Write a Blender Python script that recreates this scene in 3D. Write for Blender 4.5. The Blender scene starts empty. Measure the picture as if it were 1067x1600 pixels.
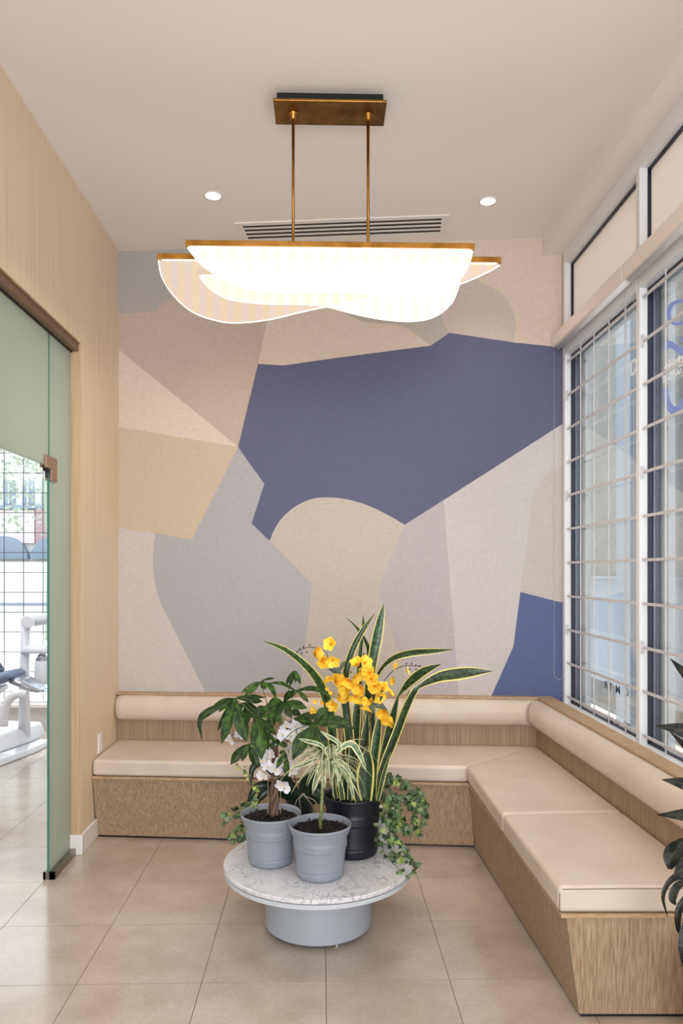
import bpy, bmesh, math, random
from mathutils import Vector, Matrix, Euler
random.seed(7)
R = random.Random(11)
PI = math.pi
# ------------------------------------------------------------------ camera
F = 1162.0; W_, H_ = 1067.0, 1600.0; VX, VY = 503.5, 893.0; EYE = 1.5
TH = math.atan((533.5 - VX) / F); CT, ST = math.cos(TH), math.sin(TH)
scn = bpy.context.scene
cam_d = bpy.data.cameras.new('camera'); cam = bpy.data.objects.new('camera', cam_d)
scn.collection.objects.link(cam); scn.camera = cam
cam_d.sensor_fit = 'AUTO'; cam_d.sensor_width = 36; cam_d.lens = F / 1600 * 36
cam_d.shift_y = (VY - 800) / 1600; cam_d.clip_start = 0.05; cam_d.clip_end = 200
cam.location = (0, 0, EYE); cam.rotation_euler = (PI / 2, 0, -TH)
# ------------------------------------------------------------------ world, sun, added fill lights
wd = bpy.data.worlds.new('world'); scn.world = wd; wd.use_nodes = True
bg = wd.node_tree.nodes['Background']; bg.inputs[0].default_value = (0.82, 0.91, 1.0, 1); bg.inputs[1].default_value = 3.3
def light(name, kind, loc, rot, energy, color, **kw):
    d = bpy.data.lights.new(name, kind); d.energy = energy; d.color = color
    for k, v in kw.items(): setattr(d, k, v)
    o = bpy.data.objects.new(name, d); scn.collection.objects.link(o)
    o.location = loc; o.rotation_euler = rot
    return o
light('sun', 'SUN', (4, 0, 8), (math.radians(-28), math.radians(-9), 0), 6.0, (1, .94, .86), angle=math.radians(1))
light('overhead_fill', 'AREA', (0.1, 0.9, 3.45), (0, 0, 0), 5, (1, .93, .87), shape='RECTANGLE', size=2.2, size_y=1.6)  # soft fill added out of view under the ceiling, not a known fixture
light('rear_fill', 'AREA', (0.0, -2.6, 1.6), (math.radians(108), 0, 0), 120, (.95, .98, 1), shape='RECTANGLE', size=2.6, size_y=3.0)  # unseen fill added behind the camera, tilted up to brighten the ceiling
light('treatment_fill', 'AREA', (-3.0, 4.6, 2.70), (0, 0, 0), 70, (.9, .95, 1), shape='RECTANGLE', size=2.4, size_y=3.0)  # cool fill added to brighten the treatment room floor; no lamp seen there
vs = scn.view_settings; vs.view_transform = 'Standard'; vs.look = 'None'; vs.gamma = 1; vs.use_curve_mapping = False
vs.exposure = -0.03
# ------------------------------------------------------------------ projection helpers
def at(px, py, zc):
    """world point seen at pixel (px, py) at camera depth zc"""
    xc = (px - 533.5) * zc / F
    return Vector((xc * CT + zc * ST, -xc * ST + zc * CT, EYE - (py - VY) * zc / F))
def Yz(x, zc): return (zc - x * ST) / CT
def back_y(x): return 4.733 - 0.0969 * (x + 1.283)
def at_wall(px, py, off=0.0):
    d = at(px, py, 1.0) - Vector((0, 0, EYE))
    # y = back_y(x) - off
    t = (4.733 - 0.0969 * 1.283 - off) / (d.y + 0.0969 * d.x)
    return Vector((d.x * t, d.y * t, EYE + d.z * t))
# ------------------------------------------------------------------ materials
def hexc(r, g, b):
    f = lambda c: ((c / 255 + .055) / 1.055) ** 2.4 if c > 10 else c / 255 / 12.92
    return (f(r), f(g), f(b), 1)
MATS = {}
def mat(name, col, rough=.5, metal=0, noise=None, bump=None, spec=.5, coat=0, ramp2=None, trans=0, objrand=0, emis=None):
    """noise=(scale xyz, strength): value variation on world position; bump=(scale xyz, strength)"""
    if name in MATS: return MATS[name]
    m = bpy.data.materials.new(name); m.use_nodes = True; MATS[name] = m
    nt = m.node_tree; N = nt.nodes; L = nt.links
    b = N['Principled BSDF']; b.inputs['Base Color'].default_value = col
    b.inputs['Roughness'].default_value = rough; b.inputs['Metallic'].default_value = metal
    b.inputs['Specular IOR Level'].default_value = spec; b.inputs['Coat Weight'].default_value = coat
    b.inputs['Transmission Weight'].default_value = trans
    if emis: b.inputs['Emission Color'].default_value = emis[0]; b.inputs['Emission Strength'].default_value = emis[1]
    def noi(scale):
        g = N.new('ShaderNodeNewGeometry'); mp = N.new('ShaderNodeMapping'); mp.inputs['Scale'].default_value = scale
        n = N.new('ShaderNodeTexNoise'); n.inputs['Scale'].default_value = 1; n.inputs['Detail'].default_value = 4
        L.new(g.outputs['Position'], mp.inputs[0]); L.new(mp.outputs[0], n.inputs['Vector']); return n
    src = None
    if noise:
        n = noi(noise[0]); r = N.new('ShaderNodeValToRGB')
        c2 = ramp2 or tuple(c * (1 - noise[1]) for c in col[:3]) + (1,)
        r.color_ramp.elements[0].color = c2; r.color_ramp.elements[1].color = col
        r.color_ramp.elements[0].position = .35; r.color_ramp.elements[1].position = .65
        L.new(n.outputs['Fac'], r.inputs[0]); src = r.outputs[0]
    if objrand:
        oi = N.new('ShaderNodeObjectInfo'); mr = N.new('ShaderNodeMapRange'); mr.inputs[3].default_value = 1 - objrand; mr.inputs[4].default_value = 1 + objrand
        L.new(oi.outputs['Random'], mr.inputs[0]); hs = N.new('ShaderNodeHueSaturation'); L.new(mr.outputs[0], hs.inputs['Value'])
        if src: L.new(src, hs.inputs['Color'])
        else: hs.inputs['Color'].default_value = col
        src = hs.outputs[0]
    if src: L.new(src, b.inputs['Base Color'])
    if bump:
        n = noi(bump[0]); bp = N.new('ShaderNodeBump'); bp.inputs['Strength'].default_value = bump[1]; bp.inputs['Distance'].default_value = .004
        L.new(n.outputs['Fac'], bp.inputs['Height']); L.new(bp.outputs[0], b.inputs['Normal'])
    return m
M = {}
M['ceiling'] = mat('ceiling paint', hexc(238, 230, 225), .8)
M['paint'] = mat('white wall paint', hexc(228, 224, 220), .6)
M['veneer'] = mat('light oak veneer', hexc(234, 211, 182), .45, noise=((60, 60, 1.2), .12), bump=((90, 90, 2), .15), ramp2=hexc(224, 199, 168))
M['oak'] = mat('oak bench veneer', hexc(178, 154, 126), .5, noise=((260, 260, 1.6), .3), bump=((260, 260, 2), .3), ramp2=hexc(140, 113, 84))
M['oak_light'] = mat('light oak jamb', hexc(205, 175, 140), .5, noise=((200, 200, 2), .2), ramp2=hexc(186, 154, 118))
M['oak_edge'] = mat('oak edge', hexc(192, 162, 128), .5, noise=((18, 160, 160), .2), ramp2=hexc(168, 134, 98))
M['leather'] = mat('beige leather', hexc(214, 199, 184), .42, noise=((5, 5, 5), .06), bump=((110, 110, 110), .12), ramp2=hexc(206, 189, 172))
M['seam'] = mat('seam thread', hexc(140, 118, 96), .7)
M['whitetrim'] = mat('white trim', hexc(232, 228, 224), .45)
M['alu'] = mat('white coated aluminium', hexc(228, 229, 232), .35, spec=.5)
M['gasket'] = mat('dark gasket', hexc(18, 22, 48), .35)
M['greymetal'] = mat('grey metal moulding', hexc(120, 122, 135), .3, metal=.4)
M['brass'] = mat('aged brass', hexc(176, 128, 62), .36, metal=1, noise=((14, 14, 14), .3), ramp2=hexc(140, 98, 44))
M['black'] = mat('black', hexc(12, 12, 14), .5)
M['bronze'] = mat('bronze channel', hexc(140, 112, 92), .35, metal=.7)
M['copper'] = mat('brushed copper', hexc(176, 146, 128), .35, metal=.8)
M['steel'] = mat('brushed steel', hexc(150, 142, 136), .35, metal=.9, noise=((20, 20, 200), .15))
M['grille'] = mat('pinkish white grille enamel', hexc(206, 203, 206), .4)
M['screw'] = mat('zinc screw', hexc(170, 172, 174), .3, metal=.8)
M['pot_grey'] = mat('grey plastic pot', hexc(140, 145, 156), .45, bump=((300, 300, 300), .08))
M['pot_black'] = mat('black plastic pot', hexc(15, 18, 30), .42)
M['pot_white'] = mat('white pot', hexc(225, 222, 222), .4)
M['soil'] = mat('potting soil', hexc(26, 19, 17), .95, noise=((160, 160, 160), .6), bump=((190, 190, 190), 1))
M['soil_bit'] = mat('perlite and bark', hexc(96, 80, 70), .9, objrand=.3)
M['tray'] = mat('tray edge lacquer', hexc(194, 199, 206), .4)
M['drum'] = mat('pale grey lacquer', hexc(164, 169, 178), .38)
M['stem'] = mat('green stem', hexc(92, 110, 58), .5)
M['bark'] = mat('money tree bark', hexc(120, 92, 78), .7, noise=((60, 60, 25), .4), ramp2=hexc(84, 62, 52))
M['twig'] = mat('dark twig', hexc(70, 40, 36), .6)
M['cane'] = mat('speckled green cane', hexc(150, 155, 110), .6, noise=((90, 90, 140), .5), ramp2=hexc(82, 96, 48))
M['root'] = mat('aerial root', hexc(150, 135, 115), .7)
M['yellow'] = mat('yellow petal', hexc(255, 220, 74), .55, noise=((90, 90, 90), .1), ramp2=hexc(248, 188, 44), objrand=.14)
M['cream'] = mat('cream petal', hexc(246, 232, 140), .55)
M['orange'] = mat('orange throat', hexc(236, 150, 40), .6)
M['wpetal'] = mat('white petal', hexc(232, 229, 236), .5, objrand=.08, noise=((120, 120, 120), .1))
M['lip'] = mat('yellow lip', hexc(232, 208, 150), .55)
M['chairwhite'] = mat('dental white plastic', hexc(222, 224, 230), .3)
M['upholstery'] = mat('slate blue upholstery', hexc(98, 112, 140), .4)
M['navyrim'] = mat('navy rim', hexc(44, 54, 82), .4)
M['chairmetal'] = mat('polished aluminium', hexc(170, 172, 178), .25, metal=.8)
M['concrete'] = mat('pale rendered concrete', hexc(145, 143, 136), .9, noise=((14, 14, 14), .1), bump=((20, 20, 20), .6), ramp2=hexc(126, 125, 120))
M['bluewhite'] = mat('pale blue painted panel', hexc(150, 158, 168), .35)
M['pave'] = mat('pale pavement', hexc(225, 220, 212), .9)
M['street'] = mat('street', hexc(215, 213, 210), .9)
M['stucco'] = mat('cream stucco', hexc(205, 202, 198), .9)
M['pinkwall'] = mat('pink wall', hexc(165, 138, 140), .9)
M['farblue'] = mat('far window glass', hexc(128, 138, 152), .6)
M['palepink'] = mat('pale pink wall', hexc(205, 190, 188), .9)
M['fargreen'] = mat('far foliage', hexc(150, 158, 140), .9)
M['chain'] = mat('bead chain', hexc(200, 196, 192), .35, metal=.3)
M['shade'] = mat('roller shade fascia', hexc(242, 228, 219), .4)

M['lampglow'] = mat('lamp diffuser', (1, 1, 1, 1), .5, emis=((1, .95, .88, 1), 12))

def leafmat(name, g1, g2, rough=.35, margin=None, mcol=None, bands=False, pale_mid=False):
    m = bpy.data.materials.new(name); m.use_nodes = True; N = m.node_tree.nodes; L = m.node_tree.links
    b = N['Principled BSDF']; b.inputs['Roughness'].default_value = rough
    uv = N.new('ShaderNodeUVMap'); sp = N.new('ShaderNodeSeparateXYZ'); L.new(uv.outputs[0], sp.inputs[0])
    g = N.new('ShaderNodeNewGeometry'); n = N.new('ShaderNodeTexNoise'); n.inputs['Scale'].default_value = 45
    L.new(g.outputs['Position'], n.inputs['Vector'])
    fac = n.outputs['Fac']
    if bands:
        mp = N.new('ShaderNodeMapping'); mp.inputs['Scale'].default_value = (3, 38, 1); L.new(uv.outputs[0], mp.inputs[0])
        n2 = N.new('ShaderNodeTexNoise'); n2.inputs['Scale'].default_value = 1.0; n2.inputs['Detail'].default_value = 3; L.new(mp.outputs[0], n2.inputs['Vector']); fac = n2.outputs['Fac']
    r = N.new('ShaderNodeValToRGB'); r.color_ramp.elements[0].color = g1; r.color_ramp.elements[1].color = g2
    r.color_ramp.elements[0].position = .4; r.color_ramp.elements[1].position = .62
    L.new(fac, r.inputs[0]); out = r.outputs[0]
    oi = N.new('ShaderNodeObjectInfo'); mr = N.new('ShaderNodeMapRange'); mr.inputs[3].default_value = .6; mr.inputs[4].default_value = 1.4
    L.new(oi.outputs['Random'], mr.inputs[0]); hs = N.new('ShaderNodeHueSaturation'); L.new(mr.outputs[0], hs.inputs['Value']); L.new(out, hs.inputs['Color']); out = hs.outputs[0]
    a = N.new('ShaderNodeMath'); a.operation = 'SUBTRACT'; L.new(sp.outputs[0], a.inputs[0]); a.inputs[1].default_value = .5
    c = N.new('ShaderNodeMath'); c.operation = 'ABSOLUTE'; L.new(a.outputs[0], c.inputs[0])
    if margin:
        gt = N.new('ShaderNodeMath'); gt.operation = 'GREATER_THAN'; L.new(c.outputs[0], gt.inputs[0]); gt.inputs[1].default_value = margin
        mx = N.new('ShaderNodeMix'); mx.data_type = 'RGBA'; L.new(gt.outputs[0], mx.inputs['Factor']); L.new(out, mx.inputs[6]); mx.inputs[7].default_value = mcol; out = mx.outputs[2]
    if pale_mid:
        lt = N.new('ShaderNodeMath'); lt.operation = 'LESS_THAN'; L.new(c.outputs[0], lt.inputs[0]); lt.inputs[1].default_value = .022
        mx = N.new('ShaderNodeMix'); mx.data_type = 'RGBA'; L.new(lt.outputs[0], mx.inputs['Factor']); L.new(out, mx.inputs[6]); mx.inputs[7].default_value = pale_mid; out = mx.outputs[2]
        w = N.new('ShaderNodeTexWave'); w.inputs['Scale'].default_value = 7; w.bands_direction = 'Y'; ad = N.new('ShaderNodeMath'); ad.operation = 'MULTIPLY_ADD'
        cb = N.new('ShaderNodeCombineXYZ'); L.new(c.outputs[0], ad.inputs[0]); ad.inputs[1].default_value = -.45; L.new(sp.outputs[1], ad.inputs[2]); L.new(ad.outputs[0], cb.inputs[1]); L.new(cb.outputs[0], w.inputs[0])
        bp = N.new('ShaderNodeBump'); bp.inputs['Strength'].default_value = .6; bp.inputs['Distance'].default_value = .002; L.new(w.outputs['Fac'], bp.inputs['Height']); L.new(bp.outputs[0], b.inputs['Normal'])
    L.new(out, b.inputs['Base Color'])
    return m
M['snake'] = leafmat('snake plant leaf', hexc(16, 38, 16), hexc(54, 90, 42), .33, .38, hexc(220, 206, 124), bands=True)
M['money'] = leafmat('money tree leaf', hexc(22, 46, 12), hexc(64, 98, 26), .33, pale_mid=hexc(92, 116, 48))
M['draca'] = leafmat('variegated dracaena leaf', hexc(62, 90, 58), hexc(116, 138, 108), .4, .30, hexc(228, 224, 176))
M['orchleaf'] = leafmat('orchid leaf', hexc(12, 30, 20), hexc(24, 48, 30), .35)
M['ivy'] = leafmat('ivy leaf', hexc(26, 52, 20), hexc(104, 132, 84), .4)
M['ivy_pale'] = leafmat('young ivy leaf', hexc(96, 120, 44), hexc(165, 175, 96), .4)
M['rubber'] = leafmat('rubber plant leaf', hexc(26, 31, 28), hexc(52, 56, 44), .22, pale_mid=hexc(84, 78, 60))
M['darkleaf'] = leafmat('artificial leaf', hexc(40, 50, 32), hexc(58, 66, 44), .4)

def glassmat(name, tint, gloss=.08):
    m = bpy.data.materials.new(name); m.use_nodes = True; N = m.node_tree.nodes; L = m.node_tree.links; N.clear()
    o = N.new('ShaderNodeOutputMaterial'); t = N.new('ShaderNodeBsdfTransparent'); t.inputs[0].default_value = tint
    g = N.new('ShaderNodeBsdfGlossy'); g.inputs['Roughness'].default_value = .02; mx = N.new('ShaderNodeMixShader')
    fr = N.new('ShaderNodeLayerWeight'); fr.inputs[0].default_value = .12; mp = N.new('ShaderNodeMath'); mp.operation = 'MULTIPLY_ADD'
    mp.inputs[1].default_value = .5; mp.inputs[2].default_value = gloss * .4; L.new(fr.outputs['Fresnel'], mp.inputs[0]); L.new(mp.outputs[0], mx.inputs[0])
    L.new(t.outputs[0], mx.inputs[1]); L.new(g.outputs[0], mx.inputs[2]); L.new(mx.outputs[0], o.inputs[0]); return m
M['glass'] = glassmat('window glass', (.95, .97, .97, 1))
def frosted(name, col, dif=.42):
    m = bpy.data.materials.new(name); m.use_nodes = True; N = m.node_tree.nodes; L = m.node_tree.links; N.clear()
    o = N.new('ShaderNodeOutputMaterial'); t = N.new('ShaderNodeBsdfTranslucent'); t.inputs[0].default_value = col
    d = N.new('ShaderNodeBsdfDiffuse'); d.inputs[0].default_value = col; g = N.new('ShaderNodeBsdfGlossy'); g.inputs['Roughness'].default_value = .25
    a = N.new('ShaderNodeMixShader'); a.inputs[0].default_value = dif; L.new(t.outputs[0], a.inputs[1]); L.new(d.outputs[0], a.inputs[2])
    b = N.new('ShaderNodeMixShader'); b.inputs[0].default_value = .06; L.new(a.outputs[0], b.inputs[1]); L.new(g.outputs[0], b.inputs[2])
    L.new(b.outputs[0], o.inputs[0]); return m
M['frosted'] = frosted('frosted green glass', hexc(206, 213, 203))
M['transom'] = frosted('frosted transom film', hexc(255, 247, 240))
M['decal_white'] = frosted('white vinyl', (1, 1, 1, 1), .45); M['decal_blue'] = frosted('blue vinyl', hexc(160, 175, 235)); M['decal_grey'] = frosted('grey vinyl', hexc(90, 96, 104))
M['glassedge'] = mat('green glass edge', hexc(70, 128, 112), .15, spec=.7)

def acrylic(name, op, strength, c1, c2):
    m = bpy.data.materials.new(name); m.use_nodes = True; N = m.node_tree.nodes; L = m.node_tree.links; N.clear()
    o = N.new('ShaderNodeOutputMaterial'); t = N.new('ShaderNodeBsdfTransparent'); e = N.new('ShaderNodeEmission')
    g = N.new('ShaderNodeNewGeometry'); w = N.new('ShaderNodeTexWave'); w.inputs['Scale'].default_value = 5.2; w.inputs['Distortion'].default_value = .6
    L.new(g.outputs['Position'], w.inputs[0]); r = N.new('ShaderNodeValToRGB'); r.color_ramp.elements[0].color = c1; r.color_ramp.elements[1].color = c2
    L.new(w.outputs['Fac'], r.inputs[0]); L.new(r.outputs[0], e.inputs[0]); e.inputs[1].default_value = strength
    mx = N.new('ShaderNodeMixShader'); mx.inputs[0].default_value = op; L.new(t.outputs[0], mx.inputs[1]); L.new(e.outputs[0], mx.inputs[2]); L.new(mx.outputs[0], o.inputs[0]); return m
M['acr_dim'] = acrylic('edge lit acrylic, dim', .55, 1.35, (1, .76, .48, 1), (.92, .74, .66, 1))
M['acr_lit'] = acrylic('edge lit acrylic, bright', .78, 1.5, (1, .91, .74, 1), (1, .95, .88, 1))
M['acr_edge'] = mat('glowing acrylic edge', (1, 1, 1, 1), .4, emis=((1, .92, .8, 1), 1.6))

# marble
def marble():
    m = bpy.data.materials.new('veined white marble'); m.use_nodes = True; N = m.node_tree.nodes; L = m.node_tree.links; b = N['Principled BSDF']
    b.inputs['Roughness'].default_value = .18
    g = N.new('ShaderNodeNewGeometry'); n1 = N.new('ShaderNodeTexNoise'); n1.inputs['Scale'].default_value = 5; n1.inputs['Detail'].default_value = 6
    mx = N.new('ShaderNodeMix'); mx.data_type = 'RGBA'; mx.blend_type = 'ADD'; mx.inputs['Factor'].default_value = .7
    mp0 = N.new('ShaderNodeMapping'); mp0.inputs['Rotation'].default_value = (0, 0, .5); mp0.inputs['Scale'].default_value = (1.5, .8, 1)
    L.new(g.outputs['Position'], n1.inputs['Vector']); L.new(g.outputs['Position'], mp0.inputs[0]); L.new(mp0.outputs[0], mx.inputs[6]); L.new(n1.outputs['Color'], mx.inputs[7])
    v = N.new('ShaderNodeTexVoronoi'); v.feature = 'DISTANCE_TO_EDGE'; v.inputs['Scale'].default_value = 11; L.new(mx.outputs[2], v.inputs['Vector'])
    r = N.new('ShaderNodeValToRGB'); r.color_ramp.elements[0].color = hexc(158, 160, 168); r.color_ramp.elements[1].color = hexc(214, 212, 216); r.color_ramp.elements[1].position = .085
    L.new(v.outputs['Distance'], r.inputs[0])
    n2 = N.new('ShaderNodeTexNoise'); n2.inputs['Scale'].default_value = 9; L.new(g.outputs['Position'], n2.inputs['Vector'])
    r2 = N.new('ShaderNodeValToRGB'); r2.color_ramp.elements[0].position = .35; r2.color_ramp.elements[1].position = .6
    L.new(n2.outputs['Fac'], r2.inputs[0]); m2 = N.new('ShaderNodeMix'); m2.data_type = 'RGBA'; L.new(r2.outputs[0], m2.inputs['Factor']); m2.inputs[6].default_value = hexc(214, 212, 216); L.new(r.outputs[0], m2.inputs[7])
    L.new(m2.outputs[2], b.inputs['Base Color']); return m
M['marble'] = marble()
def tilemat():
    m = bpy.data.materials.new('beige porcelain tile'); m.use_nodes = True; N = m.node_tree.nodes; L = m.node_tree.links; b = N['Principled BSDF']
    g = N.new('ShaderNodeNewGeometry'); outs = []
    for sc, det in ((1.6, 2), (7, 3), (60, 2)):
        n = N.new('ShaderNodeTexNoise'); n.inputs['Scale'].default_value = sc; n.inputs['Detail'].default_value = det; L.new(g.outputs['Position'], n.inputs['Vector']); outs.append(n.outputs['Fac'])
    a1 = N.new('ShaderNodeMath'); a1.operation = 'MULTIPLY_ADD'; L.new(outs[1], a1.inputs[0]); a1.inputs[1].default_value = .6; L.new(outs[0], a1.inputs[2])
    a2 = N.new('ShaderNodeMath'); a2.operation = 'MULTIPLY_ADD'; L.new(outs[2], a2.inputs[0]); a2.inputs[1].default_value = .35; L.new(a1.outputs[0], a2.inputs[2])
    mr0 = N.new('ShaderNodeMapRange'); mr0.inputs[1].default_value = .7; mr0.inputs[2].default_value = 1.25; L.new(a2.outputs[0], mr0.inputs[0])
    mx = N.new('ShaderNodeMix'); mx.data_type = 'RGBA'; mx.inputs[6].default_value = hexc(168, 151, 136); mx.inputs[7].default_value = hexc(196, 181, 168); L.new(mr0.outputs[0], mx.inputs['Factor'])
    oi = N.new('ShaderNodeObjectInfo'); mr = N.new('ShaderNodeMapRange'); mr.inputs[3].default_value = .97; mr.inputs[4].default_value = 1.03
    L.new(oi.outputs['Random'], mr.inputs[0]); hs = N.new('ShaderNodeHueSaturation'); L.new(mr.outputs[0], hs.inputs['Value']); L.new(mx.outputs[2], hs.inputs['Color'])
    L.new(hs.outputs[0], b.inputs['Base Color']); b.inputs['Specular IOR Level'].default_value = .8; b.inputs['Coat Weight'].default_value = .5; b.inputs['Coat Roughness'].default_value = .16; b.inputs['Coat IOR'].default_value = 1.6
    r2 = N.new('ShaderNodeMapRange'); r2.inputs[3].default_value = .15; r2.inputs[4].default_value = .24; L.new(mr0.outputs[0], r2.inputs[0]); L.new(r2.outputs[0], b.inputs['Roughness'])
    return m
M['tile'] = tilemat()
M['grout'] = mat('grout', hexc(126, 112, 100), .9)
def papermat(name, col):
    m = bpy.data.materials.new(name); m.use_nodes = True; N = m.node_tree.nodes; L = m.node_tree.links; b = N['Principled BSDF']; b.inputs['Roughness'].default_value = .75
    g = N.new('ShaderNodeNewGeometry'); outs = []
    for sc in ((24, 24, 330), (330, 330, 24)):
        mp = N.new('ShaderNodeMapping'); mp.inputs['Scale'].default_value = sc; n = N.new('ShaderNodeTexNoise'); n.inputs['Scale'].default_value = 1; n.inputs['Detail'].default_value = 2
        L.new(g.outputs['Position'], mp.inputs[0]); L.new(mp.outputs[0], n.inputs['Vector']); outs.append(n.outputs['Fac'])
    a = N.new('ShaderNodeMath'); a.operation = 'ADD'; L.new(outs[0], a.inputs[0]); L.new(outs[1], a.inputs[1])
    mr = N.new('ShaderNodeMapRange'); mr.inputs[1].default_value = .6; mr.inputs[2].default_value = 1.4; mr.inputs[3].default_value = .88; mr.inputs[4].default_value = 1.12; L.new(a.outputs[0], mr.inputs[0])
    hs = N.new('ShaderNodeHueSaturation'); hs.inputs['Color'].default_value = col; L.new(mr.outputs[0], hs.inputs['Value']); L.new(hs.outputs[0], b.inputs['Base Color'])
    bp = N.new('ShaderNodeBump'); bp.inputs['Strength'].default_value = .25; bp.inputs['Distance'].default_value = .001; L.new(a.outputs[0], bp.inputs['Height']); L.new(bp.outputs[0], b.inputs['Normal'])
    return m

# ------------------------------------------------------------------ object helpers
C = scn.collection
class MB:
    def __init__(s): s.v = []; s.f = []; s.mi = []; s.uv = []; s.hasuv = False
    def add(s, vs, fs, mi=0, uvs=None):
        o = len(s.v); s.v += [tuple(v) for v in vs]
        for f in fs:
            s.f.append([i + o for i in f]); s.mi.append(mi)
            s.uv.append([uvs[i] for i in f] if uvs else [(0.5, 0.5)] * len(f))
        if uvs: s.hasuv = True
        return s
    def box(s, a, b, mi=0, mtx=None):
        x0, y0, z0 = a; x1, y1, z1 = b
        if x0 > x1: x0, x1 = x1, x0
        if y0 > y1: y0, y1 = y1, y0
        if z0 > z1: z0, z1 = z1, z0
        vs = [Vector(p) for p in ((x0, y0, z0), (x1, y0, z0), (x1, y1, z0), (x0, y1, z0), (x0, y0, z1), (x1, y0, z1), (x1, y1, z1), (x0, y1, z1))]
        if mtx: vs = [mtx @ v for v in vs]
        return s.add(vs, [(0, 3, 2, 1), (4, 5, 6, 7), (0, 1, 5, 4), (1, 2, 6, 5), (2, 3, 7, 6), (3, 0, 4, 7)], mi)
    def prism(s, poly, z0, z1, mi=0):
        """vertical prism over CCW xy polygon; poly entries (x,y); z may be per side"""
        n = len(poly); vs = [(p[0], p[1], z0) for p in poly] + [(p[0], p[1], z1) for p in poly]
        fs = [tuple(range(n - 1, -1, -1)), tuple(range(n, 2 * n))] + [(i, (i + 1) % n, n + (i + 1) % n, n + i) for i in range(n)]
        return s.add(vs, fs, mi)
    def loft(s, rings, mi=0, cap=True, closed=True):
        n = len(rings[0]); vs = [p for r in rings for p in r]; fs = []
        for k in range(len(rings) - 1):
            for i in range(n if closed else n - 1):
                j = (i + 1) % n; fs.append((k * n + i, k * n + j, (k + 1) * n + j, (k + 1) * n + i))
        if cap and closed: fs.append(tuple(range(n - 1, -1, -1))); fs.append(tuple((len(rings) - 1) * n + i for i in range(n)))
        return s.add(vs, fs, mi)
    def tube(s, pts, r, sides=6, mi=0, cap=True):
        pts = [Vector(p) for p in pts]; rings = []; up = Vector((0, 0, 1)); last = None
        for i, p in enumerate(pts):
            t = (pts[min(i + 1, len(pts) - 1)] - pts[max(i - 1, 0)])
            if t.length < 1e-9: t = Vector((0, 0, 1))
            t.normalize()
            if last is None:
                a = t.orthogonal().normalized()
            else:
                a = (last - t * last.dot(t)); a = a.normalized() if a.length > 1e-6 else t.orthogonal().normalized()
            last = a; b = t.cross(a); rr = r[i] if isinstance(r, (list, tuple)) else r
            rings.append([p + (a * math.cos(2 * PI * k / sides) + b * math.sin(2 * PI * k / sides)) * rr for k in range(sides)])
        return s.loft(rings, mi, cap)
    def lathe(s, prof, c=(0, 0, 0), seg=48, mi=0, cap=True):
        return s.loft([[(c[0] + r * math.cos(2 * PI * k / seg), c[1] + r * math.sin(2 * PI * k / seg), c[2] + z) for k in range(seg)] for r, z in prof], mi, cap)
    def mesh(s, name, mats, smooth=False):
        me = bpy.data.meshes.new(name); me.from_pydata(s.v, [], s.f)
        for m in (mats if isinstance(mats, (list, tuple)) else [mats]): me.materials.append(M[m] if isinstance(m, str) else m)
        me.polygons.foreach_set('material_index', s.mi)
        if s.hasuv:
            ul = me.uv_layers.new(name='UVMap'); flat = [c for f in s.uv for uv in f for c in uv]; ul.data.foreach_set('uv', flat)
        if smooth: me.shade_smooth() if hasattr(me, 'shade_smooth') else me.polygons.foreach_set('use_smooth', [True] * len(me.polygons))
        me.update(); return me
def rootinv(p):
    m = Matrix.Identity(4); q = p
    return matrix_of(q).inverted()
def matrix_of(o):
    m = Matrix.LocRotScale(o.location, o.rotation_euler, o.scale)
    return matrix_of(o.parent) @ m if o.parent else m
def link(name, me, parent=None, loc=None, rot=None, world=True):
    o = bpy.data.objects.new(name, me); C.objects.link(o)
    if loc is not None: o.location = loc
    if rot is not None: o.rotation_euler = rot
    if parent:
        o.parent = parent
        if world:
            m = matrix_of(parent).inverted() @ Matrix.LocRotScale(Vector(loc or (0, 0, 0)), rot or Euler((0, 0, 0)), Vector((1, 1, 1)))
            l, r, sc = m.decompose(); o.location = l; o.rotation_euler = r.to_euler(); o.scale = sc
    return o
def part(name, mb, m, parent=None, smooth=False, bevel=0, seg=2, fixn=True, **kw):
    me = mb.mesh(name, m, smooth)
    if fixn:
        bm = bmesh.new(); bm.from_mesh(me); bmesh.ops.recalc_face_normals(bm, faces=bm.faces); bm.to_mesh(me); bm.free()
    o = link(name, me, parent, **kw)
    if bevel:
        b = o.modifiers.new('bevel', 'BEVEL'); b.width = bevel; b.segments = seg; b.limit_method = 'ANGLE'; b.angle_limit = math.radians(30); b.harden_normals = False
        if seg > 2: me.polygons.foreach_set('use_smooth', [True] * len(me.polygons)); o.modifiers.new('wn', 'WEIGHTED_NORMAL').keep_sharp = False
    return o
def tag(o, label=None, cat=None, group=None, kind=None):
    if label: o['label'] = label
    if cat: o['category'] = cat
    if group: o['group'] = group
    if kind: o['kind'] = kind
    return o
def thing(name, label, cat, loc=(0, 0, 0), group=None):
    o = link(name, None, None, loc); return tag(o, label, cat, group)
def struct(name, mb, m, label=None, **kw):
    o = part(name, mb, m, **kw); return tag(o, label, kind='structure')
def struct_root(name, label, loc=(0, 0, 0)):
    return tag(link(name, None, None, loc), label, kind='structure')
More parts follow.
